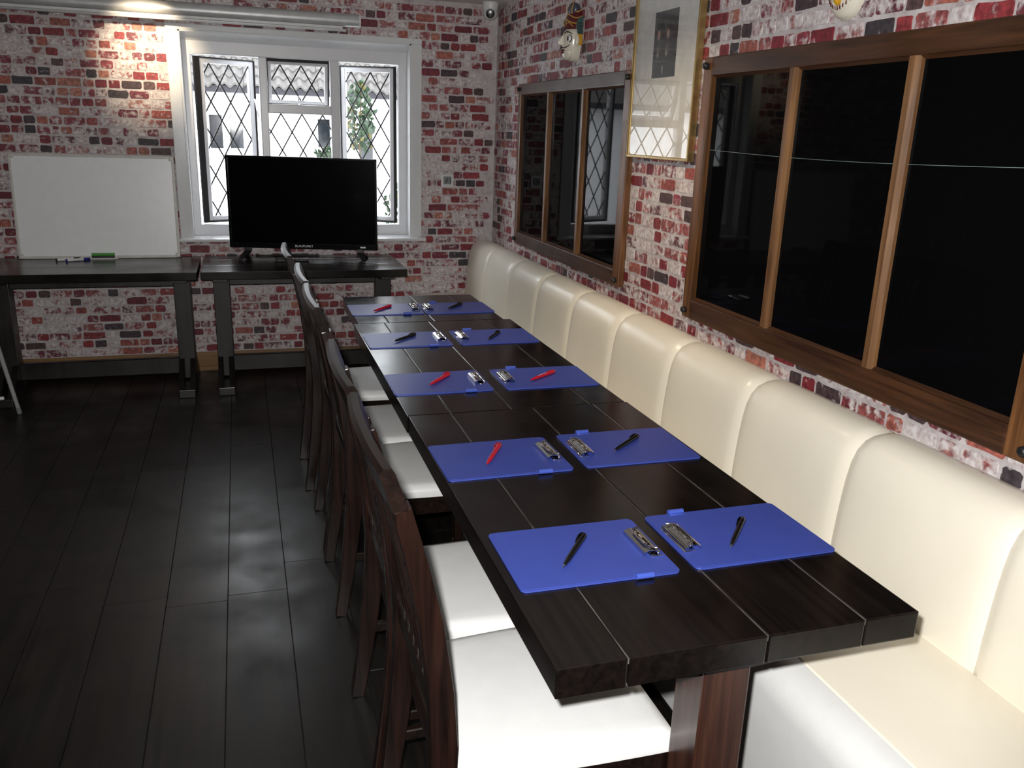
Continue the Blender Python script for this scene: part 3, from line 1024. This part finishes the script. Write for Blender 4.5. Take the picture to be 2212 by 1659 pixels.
# ------------------------------------------------------------------ television
TVX, TVY, TVA, TVW = -1.305, -.235, -.229, .920
TVZ0, TVZ1 = .830, 1.393
tv = thing('television', 'black flat-screen television standing on the side table before the window', 'television', (0, 0, 0))
def tvp(name, mb, mat, parent=None, **k):
    return obj(name, mb, mat, parent or tv, **k)
h = TVW / 2
bz = .017
b = MB()
b.box(-h, h, -.006, .030, TVZ1 - bz, TVZ1, .004, 2)
b.box(-h, h, -.006, .030, TVZ0, TVZ0 + .034, .004, 2)
b.box(-h, -h + bz, -.006, .030, TVZ0, TVZ1, .004, 2)
b.box(h - bz, h, -.006, .030, TVZ0, TVZ1, .004, 2)
bezel = tvp('bezel', b, M['tv_body'])
tvp('screen', MB().box(-h + bz - .002, h - bz + .002, .001, .010, TVZ0 + .032, TVZ1 - bz + .002), M['tv_screen'], smooth=False)
b = MB().box(-h + .004, h - .004, .010, .034, TVZ0 + .004, TVZ1 - .004, .004)
b.box(-h + .12, h - .12, .030, .062, TVZ0 + .03, TVZ1 - .2, .012, 2)
tvp('back_cover', b, M['black_matt'])
for q in (-1, 1):
    fx = q * .345
    ft = MB()
    for e in (-1, 1):
        ft.bar([(fx, .008 + e * .004, TVZ0 + .02), (fx + q * .006, .008 + e * .012, TVZ0 - .022), (fx + q * .03, .008 + e * .075, TOPZ + .020), (fx + q * .036, .008 + e * .098, TOPZ + .006), (fx + q * .036, .008 + e * .106, TOPZ + .006)],
               [.04, .038, .026, .02, .018], [.014, .014, .013, .012, .010], (1, 0, 0), .002)
    tvp('foot', ft, M['black_matt'])
def text_obj(name, s, size, M4, mat, parent):
    cu = bpy.data.curves.new(name, 'FONT')
    cu.body = s
    cu.size = size
    cu.extrude = .0004
    cu.align_x = 'CENTER'
    tmp = bpy.data.objects.new(name, cu)
    COL.objects.link(tmp)
    dg = bpy.context.evaluated_depsgraph_get()
    me = bpy.data.meshes.new_from_object(tmp.evaluated_get(dg))
    bpy.data.objects.remove(tmp)
    me.transform(M4)
    me.materials.clear()
    me.materials.append(mat)
    o = bpy.data.objects.new(name, me)
    COL.objects.link(o)
    o.parent = parent
    return o
text_obj('brand_lettering', 'BLAUPUNKT', .020, Matrix.Translation((.0, -.0066, TVZ0 + .011)) @ Matrix.Rotation(PI / 2, 4, 'X') @ Matrix.Scale(1, 4), M['white_print'], bezel)
obj('sticker', MB().box(h - .108, h - .074, -.0068, -.0060, TVZ0 + .012, TVZ0 + .022), M['white_print'], bezel, smooth=False)
tv.location = (TVX, TVY, 0)
tv.rotation_euler = (0, 0, TVA)

rm = thing('remote_control', 'slim black remote control lying below the television', 'remote', (-1.385, -.285, TOPZ))
Mr = Matrix.Translation((-1.385, -.30, TOPZ)) @ Matrix.Rotation(.03, 4, 'Z')
obj('body', MB().box(-.10, .10, -.022, .022, 0, .018, .006, 2, Mr), M['black_matt'], rm)
for i in range(5):
    obj('button', MB().box(-.085 + i * .034, -.065 + i * .034, -.010, .010, .018, .0195, .001, 1, Mr), M['grey_plastic'], rm)
tag(obj('power_cable', MB().tube([(-1.60, -.045, TOPZ + .005), (-1.56, -.06, TOPZ + .006), (-1.48, -.055, TOPZ + .005), (-1.42, -.04, TOPZ + .005), (-1.35, -.05, TOPZ + .005), (-1.2, -.07, TOPZ + .005)], .005, 8), M['black_matt'], None, (-1.5, -.05, TOPZ)),
    'black cable lying on the table behind the television', 'cable')

# ------------------------------------------------------------------ whiteboard, markers, eraser
wb = thing('whiteboard', 'blank whiteboard with cream frame leaning on the brick wall', 'whiteboard', (-2.5, -.07, TOPZ))
WBx0, WBx1 = -2.955, -2.052
Mw = Matrix.Translation((0, -.078, TOPZ)) @ Matrix.Rotation(math.radians(-4.6), 4, 'X')
WH = .614
fr_ = .016
obj('panel', MB().box(WBx0 + .008, WBx1 - .008, -.006, .006, .008, WH - .008, 0, 1, Mw), M['board'], wb, smooth=False)
for x0, x1, z0, z1 in ((WBx0 + .02, WBx1 - .02, 0, fr_), (WBx0 + .02, WBx1 - .02, WH - fr_, WH)):
    obj('frame_rail', MB().box(x0, x1, -.011, .010, z0, z1, .003, 2, Mw), M['board_frame'], wb)
for x0, x1 in ((WBx0, WBx0 + fr_), (WBx1 - fr_, WBx1)):
    obj('frame_stile', MB().box(x0, x1, -.011, .010, .02, WH - .02, .003, 2, Mw), M['board_frame'], wb)
for x0 in (WBx0, WBx1 - .03):
    for z0 in (0, WH - .03):
        obj('corner_cap', MB().box(x0, x0 + .03, -.013, .012, z0, z0 + .03, .009, 3, Mw), M['board_frame'], wb)
tr = MB()
tr.box(-2.66, -2.405, -.132, -.093, TOPZ, TOPZ + .004, .001); tr.box(-2.66, -2.405, -.134, -.130, TOPZ, TOPZ + .009, .001)
tag(obj('pen_tray', tr, M['board_frame'], None, (-2.53, -.11, TOPZ)), 'narrow cream pen tray on the table below the whiteboard', 'tray')
er = thing('board_eraser', 'green and black board eraser in the tray below the whiteboard', 'eraser', (-2.49, -.112, TOPZ + .004))
obj('felt_pad', MB().box(-2.552, -2.428, -.128, -.098, TOPZ + .0045, TOPZ + .022, .002), M['black_matt'], er)
obj('grip', MB().box(-2.553, -2.427, -.129, -.097, TOPZ + .022, TOPZ + .036, .003, 2), M['green'], er)
def marker(label, x, y, ang, capmat):
    t = thing('marker_pen', label, 'marker', (0, 0, 0), 'marker pens by the whiteboard')
    Mx = Matrix.Rotation(PI / 2, 4, 'Y')
    obj('barrel', MB().lathe([(.007, -.066), (.0085, -.062), (.0085, .032), (.0075, .034)], 16, Mx), M['white_plastic'], t, angle=60)
    obj('end_plug', MB().lathe([(.005, -.071), (.0084, -.069), (.0086, -.062), (.008, -.061)], 14, Mx), capmat, t, angle=60)
    obj('cap', MB().lathe([(.0088, .028), (.0090, .03), (.0082, .062), (.006, .066), (.003, .067)], 14, Mx), capmat, t, angle=60)
    t.location = (x, y, TOPZ + .0091)
    t.rotation_euler = (0, 0, ang)
marker('white marker pen with black cap on the table below the whiteboard', -2.675, -.160, .42, M['black_pen'])
marker('white marker pen with blue cap on the table below the whiteboard', -2.618, -.182, .46, M['blue_cap'])

# ------------------------------------------------------------------ roll-up screen, wall plate, camera dome
scn = thing('projector_screen', 'long white roll-up projector screen casing above the window', 'screen', (-2.2, -.09, 2.14))
b = MB()
oc = [(-.130, 2.178), (-.136, 2.192), (-.136, 2.222), (-.128, 2.236), (-.110, 2.243), (-.070, 2.243), (-.058, 2.234), (-.056, 2.18), (-.062, 2.170), (-.120, 2.170)]
b.prism(oc, 'x', -3.35, -.922)
obj('casing', b, M['aluminium'], scn, angle=50)
for x in (-3.362, -.922):
    obj('end_cap', MB().prism([(p[0], p[1]) for p in oc], 'x', x, x + .012, .002), M['white_plastic'], scn)
obj('weight_bar', MB().box(-3.28, -1.0, -.118, -.100, 2.140, 2.156, .005, 2), M['aluminium'], scn)
obj('screen_cloth', MB().box(-3.26, -1.02, -.110, -.108, 2.155, 2.172), M['white_plastic'], scn, smooth=False)
for x in (-3.2, -1.9, -1.05):
    br = MB().box(x - .015, x + .015, -.10, -.002, 2.240, 2.246)
    br.box(x - .015, x + .015, -.006, -.0, 2.2, 2.246)
    obj('bracket', br, M['aluminium'], scn, smooth=False)

pl = thing('wall_plate', 'small white square wall plate with grey dial on the brick wall', 'wall plate', (-.329, 0, 1.212))
obj('plate', MB().box(-.372, -.286, -.014, -.0022, 1.212, 1.296, .004, 2), M['white_plastic'], pl)
obj('dial', MB().box(-.356, -.302, -.0155, -.0135, 1.228, 1.280, .001), M['grey_plastic'], pl)
b = MB()
b.prism([(-.348, 1.262), (-.340, 1.240), (-.334, 1.236), (-.332, 1.244)], 'y', -.0166, -.0154)
b.prism([(-.334, 1.252), (-.328, 1.277), (-.324, 1.252)], 'y', -.0166, -.0154)
b.prism([(-.312, 1.274), (-.308, 1.274), (-.308, 1.238), (-.312, 1.238)], 'y', -.0166, -.0154)
obj('mark', b, M['black_matt'], pl, smooth=False)

cc = thing('security_camera', 'white dome security camera in the ceiling corner', 'camera', (-.085, -.12, CEIL))
Mc = Matrix.Translation((-.085, -.12, CEIL))
obj('base', MB().lathe([(.053, -.001), (.054, -.014), (.050, -.036), (.046, -.050)], 28, Mc), M['white_plastic'], cc)
obj('housing', MB().ball((-.085, -.12, CEIL - .062), .047, .047, .046, 24), M['white_plastic'], cc, angle=60)
ldir = (CAM - Vector((-.085, -.12, CEIL - .064)))
ldir = Vector((ldir.x, ldir.y, ldir.z - .4)).normalized()
Ml = Matrix.Translation(Vector((-.085, -.12, CEIL - .064)) + ldir * .036) @ ldir.to_track_quat('Z', 'Y').to_matrix().to_4x4()
lo = obj('lens_ring', MB().lathe([(.031, 0), (.031, .010), (.028, .014), (.027, .010)], 24, Ml), M['white_plastic'], cc)
obj('lens', MB().lathe([(.0275, .004), (.0275, .0105), (.023, .0115), (.011, .0125), (.002, .013)], 24, Ml), M['black_pen'], lo, angle=60)

# ------------------------------------------------------------------ picture on the right wall
pc = thing('framed_picture', 'framed dark photograph in a wide white mount with thin gold frame', 'picture', (0, -2.485, 1.5))
PY0, PY1, PZ0, PZ1 = -2.770, -2.205, 1.496, 2.235
fw = .012
for a in ((PY0, PY0 + fw, PZ0, PZ1), (PY1 - fw, PY1, PZ0, PZ1)):
    obj('frame_stile', MB().box(-.032, -.0025, a[0], a[1], a[2], a[3], .002), M['gold'], pc)
for a in ((PY0 + fw, PY1 - fw, PZ0, PZ0 + fw), (PY0 + fw, PY1 - fw, PZ1 - fw, PZ1)):
    obj('frame_rail', MB().box(-.032, -.0025, a[0], a[1], a[2], a[3], .002), M['gold'], pc)
obj('mount', MB().box(-.019, -.004, PY0 + fw, PY1 - fw, PZ0 + fw, PZ1 - fw), M['mount'], pc, smooth=False)
# the photograph: a dim interior with two pale blurred figures, as flat print
m, nt, p = new_mat('dark_photo_print')
p.inputs['Roughness'].default_value = 0.5
geo = nt.nodes.new('ShaderNodeNewGeometry')
sep = nt.nodes.new('ShaderNodeSeparateXYZ')
nt.links.new(geo.outputs['Position'], sep.inputs[0])
nz = nt.nodes.new('ShaderNodeTexNoise'); nz.inputs['Scale'].default_value = 60; nz.inputs['Detail'].default_value = 4
nt.links.new(geo.outputs['Position'], nz.inputs['Vector'])
base = nt.nodes.new('ShaderNodeValToRGB')
base.color_ramp.elements[0].position = .35; base.color_ramp.elements[0].color = (.012, .012, .013, 1)
base.color_ramp.elements[1].position = .75; base.color_ramp.elements[1].color = (.055, .05, .05, 1)
nt.links.new(nz.outputs['Fac'], base.inputs['Fac'])
cur = base.outputs['Color']
for (cy, cz, ry, rz, col, hard) in ((-2.425, 1.977, .016, .022, (.32, .20, .17), 3), (-2.505, 1.978, .016, .022, (.32, .20, .17), 3),
                                    (-2.43, 1.925, .030, .030, (.10, .09, .085), 1.2), (-2.505, 1.925, .030, .030, (.12, .10, .09), 1.2),
                                    (-2.425, 1.905, .012, .018, (.3, .28, .24), 1.5), (-2.50, 1.905, .014, .014, (.3, .28, .24), 1.5),
                                    (-2.475, 1.845, .005, .022, (.5, .48, .46), 2)):
    vm = nt.nodes.new('ShaderNodeVectorMath'); vm.operation = 'DISTANCE'
    cb = nt.nodes.new('ShaderNodeCombineXYZ')
    for ax, cc_, rr_ in (('Y', cy, ry), ('Z', cz, rz)):
        q = nt.nodes.new('ShaderNodeMath'); q.operation = 'MULTIPLY_ADD'
        q.inputs[1].default_value = 1 / rr_; q.inputs[2].default_value = -cc_ / rr_
        nt.links.new(sep.outputs[ax], q.inputs[0]); nt.links.new(q.outputs[0], cb.inputs[ax])
    nt.links.new(cb.outputs[0], vm.inputs[0]); vm.inputs[1].default_value = (0, 0, 0)
    k = nt.nodes.new('ShaderNodeMath'); k.operation = 'MULTIPLY_ADD'; k.use_clamp = True
    k.inputs[1].default_value = -hard; k.inputs[2].default_value = hard
    nt.links.new(vm.outputs['Value'], k.inputs[0])
    mx = nt.nodes.new('ShaderNodeMix'); mx.data_type = 'RGBA'
    nt.links.new(k.outputs[0], mx.inputs['Factor']); nt.links.new(cur, mx.inputs[6]); mx.inputs[7].default_value = (*col, 1)
    cur = mx.outputs[2]
nt.links.new(cur, p.inputs['Base Color'])
obj('photograph', MB().box(-.0205, -.0188, -2.583, -2.384, 1.815, 2.066), m, pc, smooth=False)
obj('glass', MB().box(-.0255, -.0235, PY0 + fw - .001, PY1 - fw + .001, PZ0 + fw - .001, PZ1 - fw + .001), M['pic_glass'], pc, smooth=False)

# ------------------------------------------------------------------ carved masks on the right wall
def face_shell(yc, zc, hw, hh, depth, chin=0.75, brow=0.95):
    """domed face: u across (0..1), v up (0..1), back edge flat on the wall"""
    def f(u, v):
        a = (u - .5) * PI
        s = -1 + 2 * v
        prof_ = math.sqrt(max(0.0, 1 - abs(s) ** 2.6))
        wv = hw * prof_ * (chin + (brow - chin) * min(1, v * 1.6))
        d = depth * (0.30 + 0.70 * prof_ ** .6) if 0 < v < 1 else depth * .3
        return (-0.003 - d * max(0, math.cos(a)) ** .75 * (prof_ ** .35 if prof_ > 0 else 0), yc + wv * math.sin(a), zc + hh * s)
    return f
def wall_mask(y, z):
    t = thing('carved_mask', 'cream carved face mask with tall painted headdress on the brick wall', 'mask', (0, y, z - .03))
    fm = MB().grid(face_shell(y, z + .038, .066, .090, .078), 24, 24)
    # nose
    fm.prism([(y - .014, z + .022), (y + .014, z + .022), (y + .006, z + .085), (y - .006, z + .085)], 'x', -.078, -.06)
    nb = bmesh.new()
    vs_ = [(-.066, y - .007, z + .092), (-.066, y + .007, z + .092), (-.072, y - .017, z + .026), (-.072, y + .017, z + .026), (-.112, y, z + .036), (-.103, y, z + .026)]
    V = [nb.verts.new(v) for v in vs_]
    for q in ((0, 1, 4), (0, 4, 2), (1, 3, 4), (2, 4, 5), (3, 5, 4), (2, 5, 3), (0, 2, 3, 1)):
        nb.faces.new([V[i] for i in q])
    bmesh.ops.recalc_face_normals(nb, faces=nb.faces)
    bmesh.ops.bevel(nb, geom=list(nb.edges), offset=.003, segments=2, affect='EDGES')
    fm._merge(nb)
    # jaw bulge
    fm.ball((-.050, y, z - .008), .030, .044, .036, 18)
    obj('face', fm, M['mask_face'], t, angle=60)
    for q in (-1, 1):
        obj('ear', MB().ball((-.028, y + q * .066, z + .048), .012, .008, .032, 14), M['mask_face'], t, angle=60)
        e = obj('eye', MB().ball((-.058, y + q * .033, z + .056), .012, .020, .017, 14), M['white_print'], t, angle=60)
        obj('pupil', MB().ball((-.067, y + q * .036, z + .056), .005, .009, .013, 12), M['mask_black'], e, angle=60)
        obj('eye_line', MB().tube([(-.064 + q * 0 + .010 * math.cos(a), y + q * (.034 + .021 * math.cos(a)), z + .056 + .0185 * math.sin(a)) for a in [2 * PI * i / 16 for i in range(17)]], .0024, 6), M['mask_black'], e)
        obj('eyebrow', MB().tube([(-.079, y + q * .010, z + .080), (-.074, y + q * .026, z + .088), (-.062, y + q * .043, z + .085), (-.050, y + q * .053, z + .076)], [.0018, .003, .0028, .0016], 6), M['mask_black'], t)
        obj('moustache', MB().tube([(-.088, y + q * .003, z + .018), (-.087, y + q * .016, z + .012), (-.080, y + q * .030, z + .012), (-.068, y + q * .043, z + .020), (-.060, y + q * .050, z + .027)], [.0024, .0032, .0028, .002, .0012], 6), M['mask_black'], t)
    lp = MB().ball((-.078, y, z + .002), .014, .022, .0055, 14)
    lp.ball((-.076, y, z - .009), .014, .018, .0055, 14)
    obj('lips', lp, M['mask_red'], t, angle=60)
    # headdress in tiers
    def dome(z0, z1, r0, r1, d0, d1):
        def f(u, v):
            a = (u - .5) * PI
            k = v
            r_ = r0 + (r1 - r0) * k
            d_ = d0 + (d1 - d0) * k
            return (-.003 - d_ * math.cos(a), y + r_ * math.sin(a), z0 + (z1 - z0) * k)
        return f
    hz = z + .106
    obj('headband', MB().grid(dome(hz - .006, hz + .030, .068, .066, .074, .066), 18, 4), M['mask_red'], t, angle=60)
    obj('crown', MB().grid(dome(hz + .026, hz + .085, .064, .042, .062, .046), 18, 5), M['mask_red'], t, angle=60)
    tp = MB().ball((-.028, y, hz + .088), .030, .042, .036, 18)
    obj('crown_top', tp, M['mask_blue'], t, angle=60)
    for zz, rr_, dd in ((hz + .030, .067, .070), (hz + .056, .057, .057), (hz + .086, .044, .049)):
        obj('gold_band', MB().tube([(-.003 - dd * math.cos(a), y + rr_ * math.sin(a), zz + .010 * math.cos(3 * a)) for a in [(-.5 + i / 20) * PI for i in range(21)]], .0032, 8), M['mask_gold'], t)
    for q in (-1, 1):
        obj('arch', MB().tube([(-.045, y + q * .020, hz + .06), (-.052, y + q * .030, hz + .09), (-.042, y + q * .026, hz + .115), (-.034, y + q * .006, hz + .122)], .003, 8), M['mask_gold'], t)
        obj('arch', MB().tube([(-.070, y + q * .008, hz + .004), (-.071, y + q * .014, hz + .022), (-.064, y + q * .032, hz + .026), (-.05, y + q * .050, hz + .006)], .003, 8), M['mask_gold'], t)
        wing = MB().prism([(-.004, hz - .030), (-.030, hz - .028), (-.040, hz + .010), (-.030, hz + .045), (-.004, hz + .055)], 'y', y + q * .066, y + q * .074, .002)
        obj('side_wing', wing, M['mask_green'], t)
        ln = MB()
        for i in range(4):
            zz = hz - .020 + i * .014
            ln.tube([(-.034, y + q * .0748, zz), (-.022, y + q * .0752, zz - .005), (-.010, y + q * .0748, zz + .002)], .0013, 6)
        obj('wing_line', ln, M['mask_black'], t)
        obj('nape_flap', MB().prism([(-.004, hz - .080), (-.026, hz - .082), (-.030, hz - .03), (-.004, hz - .028)], 'y', y + q * .064, y + q * .072, .002), M['mask_yellow'], t)
    return t
wall_mask(-1.468, 1.985)

t = thing('carved_mask', 'white carved mask with golden nose and toothed grin near the ceiling', 'mask', (0, -3.58, 1.918))
my, mz = -3.575, 2.005
obj('face', MB().grid(face_shell(my, mz, .072, .088, .042, .86, 1.0), 24, 22), M['mask_face'], t, angle=60)
obj('nose', MB().ball((-.046, my - .004, mz - .026), .016, .012, .026, 16), M['mask_yellow'], t, angle=60)
mo = MB()
sh = face_shell(my, mz, .0735, .0885, .0445, .86, 1.0)
for i in range(13):
    k = -1 + 2 * i / 12
    u = .5 + k * .36
    v = .17 + .26 * k * k
    p0, p1 = Vector(sh(u, v - .018)), Vector(sh(u, v + .035))
    mo.tube([p0, (p0 + p1) / 2 + Vector((-.001, 0, 0)), p1], .0019, 6)
obj('tooth_line', mo, M['mask_red'], t)
for q in (-1, 1):
    e = obj('eye', MB().ball((-.036, my + q * .030, mz + .022), .010, .015, .010, 14), M['white_print'], t, angle=60)
    obj('pupil', MB().ball((-.045, my + q * .028, mz + .022), .003, .006, .006, 10), M['mask_black'], e, angle=60)

# ------------------------------------------------------------------ easel stand whose leg shows at the picture's edge
ez = thing('easel', 'pale grey metal easel stand beside the whiteboard table', 'easel', (-3.1, -.98, 0))
hub = Vector((-3.055, -.985, 1.42))
for fp_ in ((-2.905, -.737, 0.012), (-3.32, -.80, .012), (-3.02, -1.45, .012)):
    fp_ = Vector(fp_)
    lg = obj('leg', MB().tube([hub, hub.lerp(fp_, .5), fp_], [.0125, .0125, .011], 14), M['aluminium'], ez)
    obj('rubber_foot', MB().tube([fp_ + (hub - fp_).normalized() * .03, fp_ - (hub - fp_).normalized() * .0085], [.0125, .013], 12), M['grey_plastic'], lg)
obj('hub', MB().lathe([(.03, -.04), (.036, -.03), (.036, .03), (.025, .045)], 18, Matrix.Translation(hub)), M['black_matt'], ez)
obj('spreader', MB().tube([(-2.930, -.90, .144), (-3.06, -.98, .150)], .010, 12), M['white_plastic'], ez)
obj('spreader', MB().tube([(-3.06, -.98, .150), (-3.278, -.83, .150)], .008, 12), M['aluminium'], ez)
obj('spreader', MB().tube([(-3.06, -.98, .150), (-3.025, -1.40, .150)], .008, 12), M['aluminium'], ez)

# ------------------------------------------------------------------ ceiling spotlights
def spot_lamp(label, loc, aim, energy, size, blend):
    t = thing('ceiling_spotlight', label, 'spotlight', (loc[0], loc[1], CEIL))
    d = (Vector(aim) - Vector(loc)).normalized()
    q = d.to_track_quat('-Z', 'Y').to_matrix().to_4x4()
    obj('rose', MB().lathe([(.045, -.001), (.045, -.010), (.040, -.014)], 24, Matrix.Translation((loc[0], loc[1], CEIL))), M['white_plastic'], t)
    obj('stem', MB().tube([(loc[0], loc[1], CEIL - .012), (loc[0], loc[1], loc[2] + .02)], .006, 10), M['white_plastic'], t)
    hb = MB().lathe([(.026, .065), (.034, .06), (.036, .0), (.033, .0), (.031, .05), (.026, .056)], 24, Matrix.Translation(loc) @ q)
    obj('lamp_head', hb, M['white_plastic'], t)
    l = light('spot_beam', 'SPOT', (0, 0, 0), energy, (1.0, 0.80, 0.55), spot_size=size, spot_blend=blend, shadow_soft_size=.022)
    l.parent = t
    l.matrix_parent_inverse = Matrix()
    l.location = Vector(loc) + d * .012 - Vector((loc[0], loc[1], CEIL))
    l.rotation_euler = d.to_track_quat('-Z', 'Y').to_euler()
    return t
spot_lamp('white ceiling spotlight aimed at the wall beside the window', (-2.13, -.62, 2.275), (-2.15, 0, 1.96), 60, math.radians(56), 1.0)
spot_lamp('white ceiling spotlight above the cream bench', (-.95, -2.7, 2.275), (-.15, -2.7, .8), 42, math.radians(95), 1.0)

# ------------------------------------------------------------------ outdoors: neighbouring house, shrubs, ground
struct('ground', MB().box(-14, 14, .24, 30, -.45, -.35), M['paving'])
hs = thing('neighbouring_house', 'white rendered house with tiled roof across the yard', 'house', (-1, 8.0, -.35))
HY = 8.0
wins = [(-2.06, -1.88, 1.205, 1.68), (-1.78, -1.59, 1.21, 1.69), (-.50, -.32, 1.26, 1.67), (.12, .33, 1.05, 1.68)]
b = MB()
b.box(-7, 6, HY, HY + 2.5, -.35, 2.02)
wl = obj('wall', b, M['render'], hs, smooth=False)
for a in wins:
    fr_o = MB()
    s = .028
    fr_o.box(a[0] - s, a[1] + s, HY - .03, HY, a[2] - s, a[2]); fr_o.box(a[0] - s, a[1] + s, HY - .03, HY, a[3], a[3] + s)
    fr_o.box(a[0] - s, a[0], HY - .03, HY, a[2], a[3]); fr_o.box(a[1], a[1] + s, HY - .03, HY, a[2], a[3])
    w_ = obj('window', fr_o, M['upvc'], hs, smooth=False)
    obj('pane', MB().box(a[0], a[1], HY - .012, HY - .004, a[2], a[3]), M['far_glass'], w_, smooth=False)
obj('fascia', MB().box(-7, 6, HY - .30, HY - .02, 1.995, 2.085), M['fascia'], hs, smooth=False)
ang = math.radians(40)
roof = obj('roof', MB().prism([(HY - .30, 2.05), (HY + 2.5, 2.05 + 2.8 * math.tan(ang)), (HY + 2.5, 2.0), (HY - .02, 2.0)], 'x', -7, 6), M['tile'], hs, smooth=False)
TW, TL_ = .150, .205
tm = MB()
def tilef(u, v):
    return (u * TW, v * (TL_ + .03) * math.cos(ang), v * (TL_ + .03) * math.sin(ang) + .026 * math.sin(u * 2 * PI) + .055 - .036 * v)
tm.grid(tilef, 8, 1)
for i in range(8):   # front lip
    pass
lip = bmesh.new()
pv = [lip.verts.new(tilef(i / 8, 0)) for i in range(9)]
pw = [lip.verts.new(Vector(tilef(i / 8, 0)) + Vector((0, .006, -.030))) for i in range(9)]
for i in range(8):
    lip.faces.new((pv[i], pw[i], pw[i + 1], pv[i + 1]))
tm._merge(lip)
tme = finish('tile', tm, M['tile'], True, 60)
for r_ in range(7):
    for c in range(32):
        o = bpy.data.objects.new('tile', tme)
        COL.objects.link(o)
        o.parent = roof
        o.location = Vector((-3.05 + c * TW + R.uniform(-.004, .004), HY - .33 + r_ * TL_ * math.cos(ang), 2.048 + r_ * TL_ * math.sin(ang) + R.uniform(-.003, .003))) - worldpos(roof)

def leaf_mesh(name, mat):
    bm_ = bmesh.new()
    pts_ = [(0, 0, 0), (.020, .018, .004), (.024, .042, .002), (0, .075, -.006), (-.024, .042, .002), (-.020, .018, .004), (0, .035, -.006)]
    V = [bm_.verts.new(p) for p in pts_]
    for q in ((0, 1, 6), (1, 2, 6), (2, 3, 6), (3, 4, 6), (4, 5, 6), (5, 0, 6)):
        bm_.faces.new([V[i] for i in q])
    me = bpy.data.meshes.new(name)
    bm_.to_mesh(me); bm_.free()
    me.materials.append(mat)
    return me
LG, LY = leaf_mesh('leaf', M['leaf']), leaf_mesh('leaf', M['leaf_y'])
def shrub(label, c, halfs, n, yellow, stems):
    t = thing('leafy_shrub', label, 'shrub', (c[0], c[1], -.35))
    for s in stems:
        obj('stem', MB().tube(s, [.018 - .010 * i / (len(s) - 1) for i in range(len(s))], 8), M['stem'], t)
    k = 0
    while k < n:
        p = Vector((R.uniform(-1, 1), R.uniform(-1, 1), R.uniform(-1, 1)))
        if p.length > 1:
            continue
        k += 1
        o = bpy.data.objects.new('leaf', LY if R.random() < yellow * (1 - p.x) else LG)
        COL.objects.link(o)
        o.parent = t
        o.location = Vector((c[0] + p.x * halfs[0], c[1] + p.y * halfs[1], c[2] + p.z * halfs[2])) - Vector((c[0], c[1], -.35))
        o.rotation_euler = (R.uniform(.4, 1.9), R.uniform(-.6, .6), R.uniform(-1.2, 1.2) + PI)
        sc_ = R.uniform(.9, 1.5)
        o.scale = (sc_, sc_, sc_)
    return t
shrub('tall climbing shrub with green and yellow leaves before the white house', (-.12, 6.0, 1.66), (.21, .16, .50), 240, .16,
      [[(-.12, 6.0, -.35), (-.10, 6.0, .6), (-.13, 6.0, 1.3), (-.10, 6.0, 2.0)]])
shrub('low green bush growing beside the yard wall', (.30, 5.6, .45), (.22, .18, .36), 110, .03,
      [[(.30, 5.6, -.35), (.29, 5.6, .1), (.32, 5.6, .6)]])
shrub('small sprig of leaves against the white house', (-.56, 6.2, 1.17), (.16, .1, .10), 40, .03,
      [[(-.5, 6.2, -.35), (-.52, 6.2, .6), (-.56, 6.2, 1.2)]])
